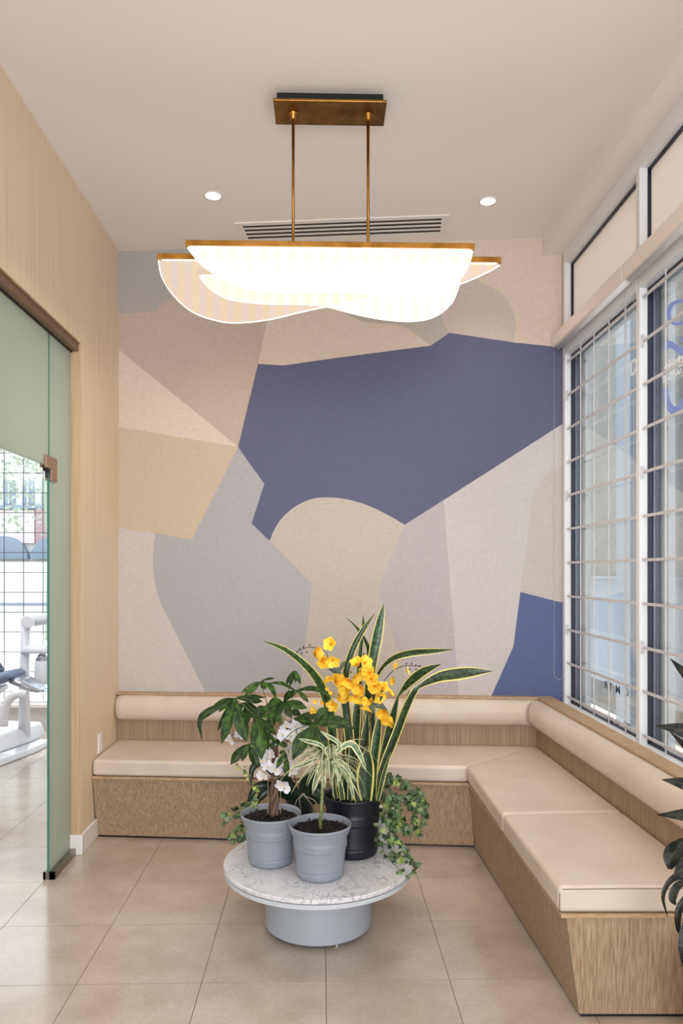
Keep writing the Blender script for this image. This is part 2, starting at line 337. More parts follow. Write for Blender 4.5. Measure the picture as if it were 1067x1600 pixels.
def spl(pts, n):
    """Catmull-Rom resample of tuples"""
    pts = [Vector(p) for p in pts]
    if len(pts) == 2: return [pts[0].lerp(pts[1], i / n) for i in range(n + 1)]
    P = [pts[0] * 2 - pts[1]] + pts + [pts[-1] * 2 - pts[-2]]; out = []; k = len(pts) - 1
    for i in range(n + 1):
        t = i / n * k; j = min(int(t), k - 1); u = t - j; a, b, c, d = P[j:j + 4]
        out.append(.5 * ((2 * b) + (c - a) * u + (2 * a - 5 * b + 4 * c - d) * u * u + (3 * b - a - 3 * c + d) * u ** 3))
    return out

# ================================================================== LARGE STRUCTURE
CZ = 3.522; XL = -1.283; XW = 1.45
# floor with individual tiles
fl = struct('floor', MB().box((-5.2, -3.0, -.06), (1.56, 7.3, -.004)), 'grout', 'beige porcelain tile floor with thin joints, running into the bright room')
TW = .4535; X0 = .0135; Y0 = 2.7235 + .0
tile_mb = MB().box((.0012, .0012, -.006), (TW - .0012, TW - .0012, 0)); tile_me = tile_mb.mesh('tile', 'tile')
for i in range(-11, 4):
    for j in range(-4, 10):
        x = X0 + i * TW; y = Y0 + j * TW
        if x > 1.5 or (x < -1.8 and j < -3): continue
        link('tile', tile_me, fl, (x, y, 0))
# back wall
def wall_pt(x, off): return (x, back_y(x) - off)
wb = struct('wall_back', MB().prism([wall_pt(-1.42, 0), wall_pt(1.60, 0), (1.60, 4.95), (-1.42, 4.95)][::1], 0, CZ + .1), 'paint', 'back wall covered by the geometric mural')
M['paper'] = papermat('mural pink beige', hexc(212, 193, 180))
mur = part('mural_wallpaper', MB().prism([wall_pt(XL, 0.0025), wall_pt(XW + .003, .0025), wall_pt(XW + .003, 0), wall_pt(XL, 0)], .2, CZ), 'paper', wb)
mur['label'] = 'woven-look mural wallpaper of large angular and curved colour fields'
def arc(pts, n=24): return [(v.x, v.y) for v in spl([(a, b, 0) for a, b in pts], n)]
PALE = hexc(199, 189, 187)
GREYC = hexc(170, 168, 172)
fields = [
 ('grey', hexc(170, 166, 164), [(180, 380), (318, 380), (300, 418), (269, 463), (241, 487), (180, 491)]),
 ('taupe', hexc(190, 170, 158), [(180, 491), (241, 487), (269, 463), (300, 418), (318, 380), (440, 378), (417, 503), (403, 570), (372, 698), (180, 542)]),
 ('blush', hexc(218, 199, 184), [(180, 542), (372, 698), (180, 666)]),
 ('tan', hexc(198, 181, 158), [(180, 666), (372, 698), (300, 843), (180, 823)]),
 ('white', PALE, [(180, 823), (243, 834), (239, 870), (240, 900), (245, 925), (252, 945), (322, 1084), (180, 1095)]),
 ('palegrey', hexc(194, 185, 183), [(180, 1042), (255, 1078), (270, 1095), (180, 1095)]),
 ('grey_centre', GREYC, [(372, 698), (387, 720), (413, 756), (393, 818), (421, 845), (488, 912), (468, 1100), (331, 1100), (322, 1084), (252, 945)] + arc([(252, 945), (244, 920), (239.5, 890), (239.5, 860), (243, 834)], 10)[1:] + [(300, 843)]),
 ('grey_top', hexc(182, 174, 168), arc([(500, 440), (533, 483), (552, 496), (575, 503), (600, 505), (625, 508), (645, 518), (661, 530), (673, 540)], 24) + [(702, 520), (720, 440)]),
 ('mauve', hexc(194, 180, 173), arc([(702, 520), (693, 505), (691, 490), (693, 465), (703, 446), (722, 437), (742, 436), (765, 448), (786, 460), (799, 480), (806, 505), (803, 540)], 36)),
 ('navy', hexc(92, 95, 122), [(403, 568.5), (443, 571), (520, 560), (673, 540), (702, 520), (803, 535), (860, 541), (884, 543.5), (884, 659), (632, 820)] + arc([(632, 820), (612, 808), (580, 792), (550, 782), (520, 777.5), (490, 779), (462, 791), (440, 810), (428, 829), (421, 845)], 30)[1:] + [(393, 818), (413, 756), (387, 720), (372, 698)]),
 ('cream', hexc(188, 179, 170), arc([(421, 845), (428, 829), (440, 810), (462, 791), (490, 779), (520, 777.5), (550, 782), (580, 792), (612, 808), (632, 820)], 30) + [(590, 922), (648, 1100), (466, 1100), (488, 912)]),
 ('lavender', hexc(181, 173, 177), [(632, 820), (693, 782), (718, 1100), (652, 1100), (590, 922)]),
 ('white_right', hexc(197, 191, 191), [(693, 782), (884, 659), (884, 726)] + arc([(884, 726), (864, 733), (846, 750), (834, 774), (829, 800)], 16)[1:] + [(813, 925), (802, 1010), (762, 1100), (718, 1100)]),
 ('ivory', hexc(191, 184, 180), arc([(884, 726), (864, 733), (846, 750), (834, 774), (829, 800)], 16) + [(813, 925), (884, 943)]),
 ('blue', hexc(86, 98, 142), [(813, 925), (884, 943), (884, 1110), (755, 1110), (762, 1100), (802, 1010)]),
]
for k, (nm, col, poly) in enumerate(fields):
    off = .003 + k * .00025
    bm = bmesh.new(); f = bm.faces.new([bm.verts.new(at_wall(x, y, off)) for x, y in poly])
    for co, no in (((XL, 0, 0), (-1, 0, 0)), ((XW + .003, 0, 0), (1, 0, 0)), ((0, 0, CZ), (0, 0, 1))):
        bmesh.ops.bisect_plane(bm, geom=bm.verts[:] + bm.edges[:] + bm.faces[:], plane_co=co, plane_no=no, clear_outer=True)
    bmesh.ops.triangulate(bm, faces=bm.faces[:], ngon_method='EAR_CLIP')
    for f in bm.faces:
        if f.normal.y > 0: f.normal_flip()
    me = bpy.data.meshes.new('colour_field'); bm.to_mesh(me); bm.free(); me.materials.append(papermat('mural ' + nm, col))
    o = link('colour_field', me, mur); o['label'] = nm.split('_')[0] + ' field of the mural'
    so = o.modifiers.new('s', 'SOLIDIFY'); so.thickness = .0004; so.offset = -1
# wall_left: oak veneer cladding with the glazed opening
YJ = 3.99
wl = struct('wall_left', MB().box((XL, YJ, 0), (-1.42, 4.95, CZ)), 'veneer', 'light oak veneer wall around the glazed doorway')
part('header_panel', MB().box((XL, .9, 2.715), (-1.42, YJ, CZ)), 'veneer', wl)
part('wall_panel', MB().box((XL, -3.0, 0), (-1.42, .9, CZ)), 'veneer', wl)
part('jamb_lining', MB().box((XL - .001, YJ - .006, .1), (-1.42, YJ, 2.715)), 'oak_light', wl)
part('head_lining', MB().box((XL - .001, .9, 2.709), (-1.42, YJ - .006, 2.715)), 'oak_edge', wl)
bb = MB().box((XL, YJ - .02, 0), (XL + .016, 4.24, .105)); bb.box((-1.42, YJ - .022, 0), (XL + .016, YJ - .006, .105))
tag(part('baseboard_left', bb, 'whitetrim', bevel=.004), 'white baseboard wrapping the oak wall end beside the bench', kind='structure')
struct('ceiling', MB().box((-1.42, -3.0, CZ), (1.331, 4.95, CZ + .12)), 'ceiling', 'smooth warm white ceiling')
struct('trim_1', MB().box((1.331, -3.0, 3.418), (1.60, back_y(1.331) + .02, CZ + .12)), 'ceiling', 'boxed ceiling bulkhead above the window wall')
# wall_right below and above windows
struct('wall_right', MB().box((XW, -3.0, 0), (1.58, 4.60, .665)), 'paint', 'low wall below the windows, behind the bench')
struct('trim_2', MB().box((1.39, 0.0, .665), (XW + .13, 4.46, .70)), 'whitetrim', 'white window sill behind the bench ledge')
# treatment room shell
struct('wall_treatment_right', MB().box((-1.42, 4.95, 0), (-1.50, 7.25, 2.8)), 'paint', 'white side wall of the treatment room')
struct('wall_treatment_left', MB().box((-5.2, .9, 0), (-5.1, 7.25, 2.8)), 'paint', 'white far side wall of the treatment room')
struct('wall_treatment_front', MB().box((-5.1, .9, 0), (-1.42, .98, 2.8)), 'paint', 'white near wall of the treatment room')
struct('ceiling_treatment', MB().box((-5.2, .9, 2.8), (-1.42, 7.4, 2.9)), 'ceiling', 'white ceiling of the treatment room')
YT = 7.22
struct('wall_treatment_back', MB().box((-5.1, YT + .03, 0), (-1.42, YT + .15, .21)).box((-5.1, YT + .03, 2.70), (-1.42, YT + .15, 2.8)), 'paint', 'white wall strip under and over the treatment room window')
# ================================================================== WINDOWS (right wall)
def window(n, y0, y1, label):
    """frame bay between y0 (near) and y1 (far) along the right wall"""
    w = struct_root('window_%d' % n, label, (XW, (y0 + y1) / 2, .742))
    zb, zt = .70, 2.797; t0, t1 = 2.92, 3.347
    f = MB()
    f.box((XW, y1 + .0, zb), (XW + .04, y1 + .038, 3.418))            # far stile
    f.box((XW, y0 + .0, zt), (XW + .04, y1, t0))                      # middle rail
    f.box((XW, y0, t1), (XW + .045, y1, 3.418))                       # head
    f.box((XW, y0, zb), (XW + .04, y1, zb + .012))                    # bottom rail
    part('frame', f, 'alu', w, bevel=.002)
    g = MB()
    for (a, b) in ((zb + .012, zt), (t0, t1)):
        g.box((XW + .037, y1 - .006, a), (XW + .058, y1 + .004, b)); g.box((XW + .037, y0 - .004, a), (XW + .058, y0 + .006, b))
        g.box((XW + .040, y0, b - .012), (XW + .060, y1, b)); g.box((XW + .04, y0, a), (XW + .058, y1, a + .006))
    part('gasket', g, 'gasket', w)
    m = MB()
    for dx, dy in ((.060, .012), (.072, .02), (.084, .028)):
        m.box((XW + dx, y1 - dy, zb), (XW + dx + .010, y1 + .03, zt)); m.box((XW + dx, y0 - .03, zb), (XW + dx + .010, y0 + dy, zt))
    part('glazing_bead', m, 'greymetal', w)
    e = MB().box((XW + .098, y1 - .075, zb), (XW + .13, y1 + .04, zt)).box((XW + .098, y0 - .04, zb), (XW + .13, y0 + .03, zt)).box((XW + .098, y0, zt), (XW + .13, y1, zt + .1))
    part('outer_frame', e, 'alu', w)
    part('pane', MB().box((XW + .062, y0, zb), (XW + .068, y1, zt)), 'glass', w)
    part('transom_pane', MB().box((XW + .052, y0, t0), (XW + .06, y1, t1)), 'transom', w)
    return w
Wn = []
bays = [(3.405, 4.414), (2.355, 3.365), (1.305, 2.315), (.255, 1.265)]
labs = ['far tall window nearest the mural with a white frame and beige transom', 'second tall window from the mural carrying the blue and white lettering', 'third window from the mural, outside the frame', 'fourth window from the mural, outside the frame']
for k, (a, b) in enumerate(bays): Wn.append(window(k + 1, a, b, labs[k]))
tag(part('trim_3', MB().box((XW, .215, .742), (XW + .04, .255, 3.418)), 'alu'), 'end post of the window frames', kind='structure')
tag(part('trim_4', MB().box((XW + .001, 4.452, .70), (XW + .06, 4.4705, 3.418)), 'bronze'), 'dark metal strip between the mural and the window frame', kind='structure')
struct('wall_right_front', MB().box((XW, -3.0, .70), (1.58, .215, 3.418)), 'paint', 'wall beyond the last window')
# security grilles
hb = MB().box((-.0035, 0, -.008), (.0035, 1, .008)); 
for k, (a, b) in enumerate(bays[:3]):
    gr = thing('window_grille', ['pale enamelled bar grille in the far window next to the mural', 'pale enamelled bar grille in the window with the lettering, nearer the camera', 'pale enamelled bar grille of the third window'][k], 'grille', (XW + .02, (a + b) / 2, 1.55))
    hme = MB().box((-.0035, a + .004, -.0065), (.0035, b - .002, .0065)).mesh('horizontal_bar', 'grille')
    zs = [1.553 + q * .2 for q in range(-4, 7)] 
    for z in zs: link('horizontal_bar', hme, gr, (XW + .016, 0, z))
    vme = MB().tube([(0, 0, .712), (0, 0, 2.797)], .0035, 6).mesh('vertical_bar', 'grille')
    y = b - .215 + (0 if k == 0 else 0); q = 0
    step = .209 if k == 0 else .19
    while y > a + .02:
        link('vertical_bar', vme, gr, (XW + .021, y, 0)); y -= step
    for z in (zs[9], zs[6], zs[2]):
        for (yy, sgn) in ((b, -1), (a, 1)):
            br = part('bracket', MB().loft([[(XW + .012 + .010 * math.cos(t), yy + sgn * dy, z + (.022 if math.sin(t) > 0 else -.022) + .010 * math.sin(t)) for t in [PI * 2 * s / 16 + .001 for s in range(16)]] for dy in (0, .004)]), 'grille', gr)
            for dz in (-.021, .021): part('screw', MB().tube([(XW + .012, yy + sgn * .003, z + dz), (XW + .012, yy + sgn * .006, z + dz)], .0045, 8), 'screw', br)
# roller shades
def shade(y0, y1, label):
    s = thing('roller_shade', label, 'blind', (1.42, (y0 + y1) / 2, 2.88))
    part('fascia', MB().box((1.386, y0, 2.851), (XW - .001, y1, 2.921)), 'shade', s, bevel=.003)
    part('roller_tube', MB().tube([(1.42, y0 + .01, 2.853), (1.42, y1 - .01, 2.853)], .018, 12), 'alu', s, smooth=True)
    return s
def chain(s, a, b, zt, zb):
    """bead chain loop hanging from a and b, xy points"""
    a, b = Vector(a + (0,)), Vector(b + (0,)); c = (a + b) / 2; r = (a - b).length / 2; u = (a - b).normalized()
    pts = [a + Vector((0, 0, zt))]
    n = int((zt - zb) / .0095)
    P = [a + Vector((0, 0, zt - (zt - zb) * i / n)) for i in range(n)] + [c + u * r * math.cos(t) + Vector((0, 0, zb - r * math.sin(t))) for t in [PI * k / 10 for k in range(11)]] + [b + Vector((0, 0, zb + (zt - zb) * i / n)) for i in range(1, n + 1)]
    m = MB().tube(P, .0008, 3)
    for p in P:
        q = .0026; m.add([p + Vector(d) * q for d in ((1, 0, 0), (-1, 0, 0), (0, 1, 0), (0, -1, 0), (0, 0, 1), (0, 0, -1))], [(0, 2, 4), (2, 1, 4), (1, 3, 4), (3, 0, 4), (2, 0, 5), (1, 2, 5), (3, 1, 5), (0, 3, 5)])
    tag(part('bead_chain', m, 'chain', s, smooth=True, fixn=False), 'looped bead chain', kind='stuff')
s1 = shade(3.412, back_y(1.42) - .012, 'long cream roller shade box above the far window, touching the mural wall')
chain(s1, (1.395, 4.445), (1.432, 4.395), 2.85, .885)
s2 = shade(2.355, 3.402, 'cream roller shade box above the second window, nearer the camera')
chain(s2, (1.428, 3.48), (1.428, 3.375), 2.86, .93)
# ================================================================== GLAZED DOORWAY (left)
XG = -1.338
dg = struct_root('window_5', 'frosted green glass screen with an open doorway into the treatment room', (XG, 3.6, 0))
def gpane(name, y0, y1, z0, z1):
    p = part(name, MB().box((XG - .005, y0, z0), (XG + .005, y1, z1)), 'frosted', dg)
    e = MB().box((XG - .0055, y0 - .0015, z0), (XG + .0055, y0 + .0012, z1)).box((XG - .0055, y0, z0 - .001), (XG + .0055, y1, z0 + .001))
    part('glass_edge', e, 'glassedge', p)
gpane('fixed_pane', 3.668, YJ - .006, .022, 2.675)
gpane('transom_pane', 2.74, 3.655, 2.012, 2.675)
gpane('side_pane', .91, 2.73, .022, 2.675)
for (a, b) in ((3.655, YJ - .024), (.92, 2.73)):
    part('floor_channel', MB().box((XG - .02, a, 0), (XG - .009, b, .036)).box((XG + .009, a, 0), (XG + .036, b, .036)).box((XG - .02, a, 0), (XG + .036, a + .008, .036)), 'steel', dg)
part('head_channel', MB().box((XG - .02, .91, 2.668), (XG + .045, YJ - .006, 2.709)), 'bronze', dg)
part('head_gasket', MB().box((XG - .01, .91, 2.662), (XG + .012, YJ - .006, 2.668)), 'black', dg)
cl = MB()
for dx in (-1, 1):
    x0 = XG + dx * .0055; x1 = XG + dx * .017
    cl.box((x0, 3.60, 2.0), (x1, 3.745, 2.06)).box((x0, 3.668, 1.945), (x1, 3.745, 2.0)) if dx > 0 else cl.box((x0, 3.60, 2.0), (x1, 3.735, 2.06)).box((x0, 3.67, 1.945), (x1, 3.735, 2.0))
pc = part('patch_fitting', cl, 'copper', dg, bevel=.0015)
part('hinge_pin', MB().tube([(XG, 3.645, 1.955), (XG, 3.645, 2.0)], .008, 8).box((XG - .01, 3.63, 1.985), (XG + .01, 3.67, 2.0)), 'black', pc)
# treatment room window with thin grid
tw = struct_root('window_6', 'large bright gridded window at the far end of the treatment room', (-3.2, YT, .25))
f = MB().box((-5.1, YT, .21), (-1.5, YT + .1, .256)).box((-5.1, YT, 2.66), (-1.5, YT + .1, 2.70)).box((-1.56, YT, .21), (-1.5, YT + .1, 2.7)).box((-5.1, YT, .21), (-5.04, YT + .1, 2.7))
part('frame', f, 'whitetrim', tw); part('sill', MB().box((-5.1, YT - .07, .205), (-1.5, YT + .02, .235)), 'whitetrim', tw)
part('pane', MB().box((-5.04, YT + .05, .256), (-1.56, YT + .056, 2.66)), 'glass', tw)
M['gridbar'] = mat('dark grid bar', hexc(70, 72, 78), .4)
hme = MB().box((-5.04, 0, -.003), (-1.56, .006, .003)).mesh('horizontal_bar', 'gridbar')
vme = MB().box((-.003, 0, .256), (.003, .006, 2.66)).mesh('vertical_bar', 'gridbar')
for k in range(-6, 7): link('horizontal_bar', hme, tw, (0, YT + .02, 1.492 + k * .1915))
for k in range(-11, 8): link('vertical_bar', vme, tw, (-2.88 + k * .1855, YT + .028, 0))
# ================================================================== EXTERIOR
struct('pavement', MB().box((1.58, -3, -.12), (14, 30, -.02)), 'pave', 'sunlit pale pavement outside the windows')
struct('street', MB().box((-40, 7.4, -.12), (1.58, 60, -.05)), 'street', 'bright street outside the treatment room')
ew = struct('exterior_wall', MB().box((3.1, .5, -.02), (3.3, 11.5, 4.6)), 'concrete', 'pale rough rendered wall facing the windows')
part('painted_band', MB().box((3.06, .5, .30), (3.1, 11.5, 1.42)), 'bluewhite', ew)
part('cap', MB().box((3.04, .5, 1.42), (3.1, 11.5, 1.45)), 'bluewhite', ew)
struct('exterior_column', MB().box((2.55, 6.1, -.02), (2.85, 6.4, 4.4)), 'bluewhite', 'slim pale post outside the far window')
b = thing('far_building', 'washed-out cream building seen through the gridded treatment room window', 'building', (-9, 24, 0))
part('wall', MB().box((-22, 24, -.1), (2, 28, 10)), 'stucco', b)
part('pink_wall', MB().box((-10.3, 23.9, 2.4), (-9.15, 24, 3.45)), 'palepink', b)
part('pink_wall', MB().box((-9.1, 23.85, 2.2), (-8.4, 24, 3.5)), 'pinkwall', b)
for x in (-10.15, -9.55, -8.95, -11.0, -11.9):
    wi = part('window', MB().box((x, 23.93, 3.65), (x + .36, 24.0, 4.4)), 'farblue', b)
    part('mullion', MB().box((x + .16, 23.9, 3.65), (x + .20, 23.95, 4.4)), 'stucco', wi)
part('ledge', MB().box((-12.5, 23.8, 3.5), (-8.3, 24, 3.6)), 'farblue', b)
for x in (-10.1, -8.45):
    part('arch', MB().loft([[(x + .78 * math.cos(t), y, 1.9 + .72 * math.sin(t)) for t in [PI * k / 14 for k in range(15)]] for y in (23.75, 24.0)]), 'farblue', b)
part('front_wall', MB().box((-22, 22, -.1), (2, 22.2, 1.78)), 'stucco', b)
tr = thing('street_tree', 'faint leafy tree top beside the cream building outside', 'tree', (-7.0, 17, 0))
part('trunk', MB().tube([(-6.2, 17, -.05), (-6.15, 17, 2), (-6.3, 17, 3.6)], [.08, .06, .04], 8), 'fargreen', tr)
m = MB()
for k in range(900):
    a = R.random() * 2 * PI; e = R.uniform(-1, 1); r = 1.5 * R.random() ** .4
    p = Vector((-6.5 + r * math.cos(a) * (1 - e * e) ** .5, 17 + r * math.sin(a) * .8, 4.2 + 1.3 * r * e)); u = Vector((R.uniform(-1, 1), R.uniform(-1, 1), R.uniform(-1, 1))).normalized() * .07; v = u.orthogonal().normalized() * .045
    m.add([p - u, p + v, p + u, p - v], [(0, 1, 2, 3)])
tag(part('foliage', m, 'fargreen', tr, fixn=False), kind='stuff')
struct('exterior_rail', MB().box((-14, 12.0, .95), (-2, 12.06, 1.0)), 'greymetal', 'thin railing in the street')
# lettering on glass
XD = XW + .0605
def text(name, body, y, z, size, m, parent, mirror=False, sp=1.0, cond=1.0):
    cu = bpy.data.curves.new(name, 'FONT'); cu.body = body; cu.size = size; cu.fill_mode = 'FRONT'; cu.dimensions = '2D'; cu.offset = size * .028; cu.space_character = sp; cu.materials.append(M[m])
    tmp = bpy.data.objects.new('tmp', cu); me = bpy.data.meshes.new_from_object(tmp); bpy.data.objects.remove(tmp); bpy.data.curves.remove(cu)
    me.transform(Matrix.Diagonal((cond, 1, 1, 1))); me.name = name
    return link(name, me, parent, (XW + .0605, y, z), Euler((PI / 2, 0, -PI / 2 if not mirror else PI / 2)))
sg = thing('window_lettering', 'blue and white clinic lettering and swooshes stuck on the second window', 'sign', (XD, 3.2, 2.4))
def yat(px, X=XD):
    q = (px - 533.5) / F; return X * (CT - q * ST) / (ST + q * CT) if False else X * (CT - q * ST) / (q * CT + ST)
def zat(px, py, X=XD):
    y = yat(px, X); zc = X * ST + y * CT; return EYE - (py - VY) * zc / F
def quadring(outer, inner, m, name):
    """band between two px polylines on the glass"""
    mb = MB(); n = len(outer); P = [(XD, yat(a), zat(a, b_)) for a, b_ in outer] + [(XD, yat(a), zat(a, b_)) for a, b_ in inner]
    P2 = [(x + .001, y, z) for x, y, z in P]
    mb.add(P, [(i, i + 1, n + i + 1, n + i) for i in range(n - 1)])
    return part(name, mb, m, sg, fixn=False)
def pp(L_): return [(v.x, v.y) for v in spl([(a, b_, 0) for a, b_ in L_], 20)]
# letter o, drawn as thick-thin ring
quadring(pp([(1060, 468), (1047, 474), (1041, 488), (1044, 501), (1056, 509), (1072, 502), (1078, 484), (1072, 468), (1060, 468)]), pp([(1062, 473), (1053, 477), (1048, 488), (1050, 500), (1059, 504), (1068, 498), (1072, 484), (1068, 473), (1062, 473)]), 'decal_blue', 'letter_o')
quadring(pp([(1036, 536), (1048, 533), (1060, 540), (1072, 545), (1085, 548)]), pp([(1036, 548), (1047, 544), (1060, 552), (1072, 556), (1085, 553)]), 'decal_blue', 'swoosh')
quadring(pp([(1061, 525), (1068, 531), (1080, 545)]), pp([(1061, 527), (1068, 537), (1080, 550)]), 'decal_blue', 'swoosh')
quadring(pp([(1036, 606), (1042, 606), (1048, 628), (1056, 635), (1066, 622), (1074, 600)]), pp([(1036, 620), (1038, 632), (1046, 645), (1056, 649), (1068, 636), (1078, 610)]), 'decal_blue', 'swoosh')
# D, tis, New
text('lettering', 'D', yat(984), zat(984, 588), .105, 'decal_white', sg, cond=1.1)
mb = MB()
for (a, c_, z0, z1) in ((983.5, 986, 565, 567), (983.5, 986, 585.5, 587.5)):
    mb.box((XD, yat(a), zat(985, z0)), (XD + .001, yat(a + 3), zat(985, z1)))
text('lettering', 'tistry', yat(1038), zat(1038, 586), .085, 'decal_white', sg, cond=1.45)
text('lettering', 'New', yat(1035), zat(1035, 600), .05, 'decal_white', sg, sp=1.05, cond=1.7)
part('rule', MB().box((XD, yat(1036), zat(1036, 603)), (XD + .001, yat(1036) - .35, zat(1036, 603) + .002)), 'decal_white', sg)
sm = thing('mirrored_lettering', 'small grey reversed lettering low on the far window pane', 'sign', (XD, 3.5, 1.0))
text('lettering', 'G', yat(982), zat(980, 1087.5), .055, 'decal_grey', sm, mirror=True)
text('lettering', 'M  T R', yat(969), zat(966, 1083.5), .055, 'decal_grey', sm, mirror=True, sp=1.0, cond=1.4)
text('lettering', 'M I', yat(984), zat(984, 1141), .045, 'decal_grey', sm, mirror=True, cond=1.3)
text('lettering', 'A M I', yat(967), zat(967, 1135), .045, 'decal_grey', sm, mirror=True, cond=1.7)

# ================================================================== BENCH
def cf(x): return 4.168 - .0914 * (x + 1.28)      # cushion front, left arm
def bb_(x): return 4.238 - .104 * (x + 1.28)       # base bottom
def pn(x): return back_y(x) - .05                  # back panel face
def rx(y, near, far): return near + (far - near) * (y - 2.45) / (3.98 - 2.45)   # right arm lines
RF = lambda y: rx(y, .785, .776)                   # cushion front edge X
RB = lambda y: rx(y, .864, .823)
RP = lambda y: rx(y, 1.330, 1.295)                 # back panel X
YN = lambda x: 2.45 - .0258 * (x - .785)           # near end of the cushion
SZ0, SZ1 = .363, .45
bench = thing('corner_bench', 'built-in L-shaped oak bench with tapered base and raised back rails round the corner', 'bench', (-.2, 4.3, 0))
ZB = SZ0 - .004
# bases (tapered fronts), slightly recessed dark kick line
def slab(p_bot, p_top, z0, z1, mb=None):
    mb = mb or MB(); n = len(p_bot)
    return mb.add([(x, y, z0) for x, y in p_bot] + [(x, y, z1) for x, y in p_top], [tuple(range(n - 1, -1, -1)), tuple(range(n, 2 * n))] + [(i, (i + 1) % n, n + (i + 1) % n, n + i) for i in range(n)])
xi_b, xi_t = .823, .79
part('base_panel', slab([(XL + .012, bb_(XL)), (xi_b, bb_(xi_b)), (xi_b, pn(xi_b)), (XL + .003, pn(XL))], [(XL + .003, cf(XL) + .012), (xi_t, cf(xi_t) + .012), (xi_t, pn(xi_t)), (XL + .003, pn(XL))], .012, ZB), 'oak', bench)
yn_b, yn_t = 2.480, 2.462
part('base_panel', slab([(.864, yn_b), (1.38, yn_b - .014), (1.38, pn(1.38)), (xi_b, pn(xi_b)), (xi_b, bb_(xi_b))], [(.812, yn_t), (1.38, yn_t - .014), (1.38, pn(1.38)), (xi_t, pn(xi_t)), (xi_t, cf(xi_t) + .012)], .012, ZB), 'oak', bench)
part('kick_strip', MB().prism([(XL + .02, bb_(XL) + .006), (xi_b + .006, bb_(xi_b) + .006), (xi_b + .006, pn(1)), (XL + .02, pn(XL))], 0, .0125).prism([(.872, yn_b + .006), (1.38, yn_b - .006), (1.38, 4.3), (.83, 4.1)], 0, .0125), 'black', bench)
# lip board
part('seat_board', slab([(XL + .003, cf(XL) + .005), (xi_t - .007, cf(xi_t) + .005), (xi_t - .007, pn(1)), (XL + .003, pn(XL))], [(XL + .003, cf(XL) + .005), (xi_t - .007, cf(xi_t) + .005), (xi_t - .007, pn(1)), (XL + .003, pn(XL))], ZB - .012, ZB + .002), 'oak_edge', bench)
part('seat_board', MB().prism([(.795, 2.455), (1.38, 2.441), (1.38, pn(1.38)), (xi_t - .007, pn(xi_t)), (xi_t - .007, cf(xi_t) + .005)], ZB - .012, ZB + .002), 'oak_edge', bench)
# back panels
LZ = .745
part('back_panel', MB().prism([(XL + .002, pn(XL)), (1.30, pn(1.30)), (1.30, back_y(1.3) - .005), (XL + .002, back_y(XL) - .005)], ZB, LZ - .012), 'oak', bench)
part('back_panel', MB().prism([(RP(2.45), YN(1.33)), (1.385, YN(1.385)), (1.385, back_y(1.385) - .005), (RP(4.42), pn(1.3))], ZB, LZ - .012), 'oak', bench)
part('top_rail', MB().prism([(XL + .002, pn(XL) - .014), (1.29, pn(1.29) - .014), (1.385, back_y(1.385) - .005), (XL + .002, back_y(XL) - .005)], LZ - .012, LZ), 'oak_edge', bench, bevel=.002)
part('top_rail', MB().prism([(RP(2.45) - .015, YN(1.31)), (1.387, YN(1.385)), (1.387, back_y(1.385) - .006), (1.29, pn(1.29) - .013)], LZ - .012, LZ + .001), 'oak_edge', bench, bevel=.002)
# bolsters
def bolster(p0, p1, n0, n1, round0=False, round1=False, cut0=None, cut1=None):
    """half-oval roll from p0 to p1; n = outward xy normals"""
    rings = []; N_ = 26; p0, p1 = Vector(p0), Vector(p1); prof = []
    for k in range(17):
        t = -PI / 2 + PI * k / 16; c, s_ = math.cos(t), math.sin(t)
        prof.append((.082 * abs(c) ** .75, .078 * (abs(s_) ** .85) * (1 if s_ > 0 else -1)))
    Lg = (p1 - p0).length
    for i in range(N_ + 1):
        u = i / N_
        if round0 or round1: u = u
        d = u * Lg; sc = 1.0; sh = 1.0
        us = [0, .001, .004, .01, .018, .028, .042, .06] if round0 else [0, .001, .003, .008, .016]
        rings.append((u, d))
    ds = sorted(set([0, .003, .008, .016, .03, .045, .06] + [Lg * i / 20 for i in range(1, 20)] + [Lg - e for e in (0, .003, .008, .016, .03, .045, .06)]))
    out = []
    for d in ds:
        u = d / Lg; q = 1.0
        if round0 and d < .05: q = min(q, (1 - (1 - d / .05) ** 2) ** .5)
        elif d < .012: q = min(q, .93 + .07 * (1 - (1 - d / .012) ** 2) ** .5)
        e = Lg - d
        if round1 and e < .05: q = min(q, (1 - (1 - e / .05) ** 2) ** .5)
        elif e < .012: q = min(q, .93 + .07 * (1 - (1 - e / .012) ** 2) ** .5)
        base = p0.lerp(p1, u); nn = Vector(n0).lerp(Vector(n1), u).normalized()
        dirv = (p1 - p0).normalized()
        ring = []
        for a, h in prof:
            a2 = a * (.45 + .55 * q) if q > 0 else 0
            hh = h * (.72 + .28 * q)
            off = nn.to_3d() * (a2 * (1 if q > .02 else .3))
            P = Vector((base.x, base.y, .655)) + off + Vector((0, 0, hh))
            # mitre: shear the end along the roll in proportion to protrusion
            if cut1 is not None: P -= (dirv * a2 * cut1 * max(0, 1 - (Lg - d) / .5)).to_3d()
            if cut0 is not None: P += (dirv * a2 * cut0 * max(0, 1 - d / .5)).to_3d()
            ring.append(P)
        out.append(ring)
    return MB().loft(out, 0, True, True)
nb = Vector((-.0969, -1)).normalized()
part('bolster', bolster((XL + .004, pn(XL)), (1.288, pn(1.288)), nb, nb, round0=True, cut1=1.0), 'leather', bench, smooth=True)
part('bolster', bolster((RP(2.45), YN(1.33)), (1.292, pn(1.29)), (-1, 0), (-1, 0), cut1=1.0), 'leather', bench, smooth=True)
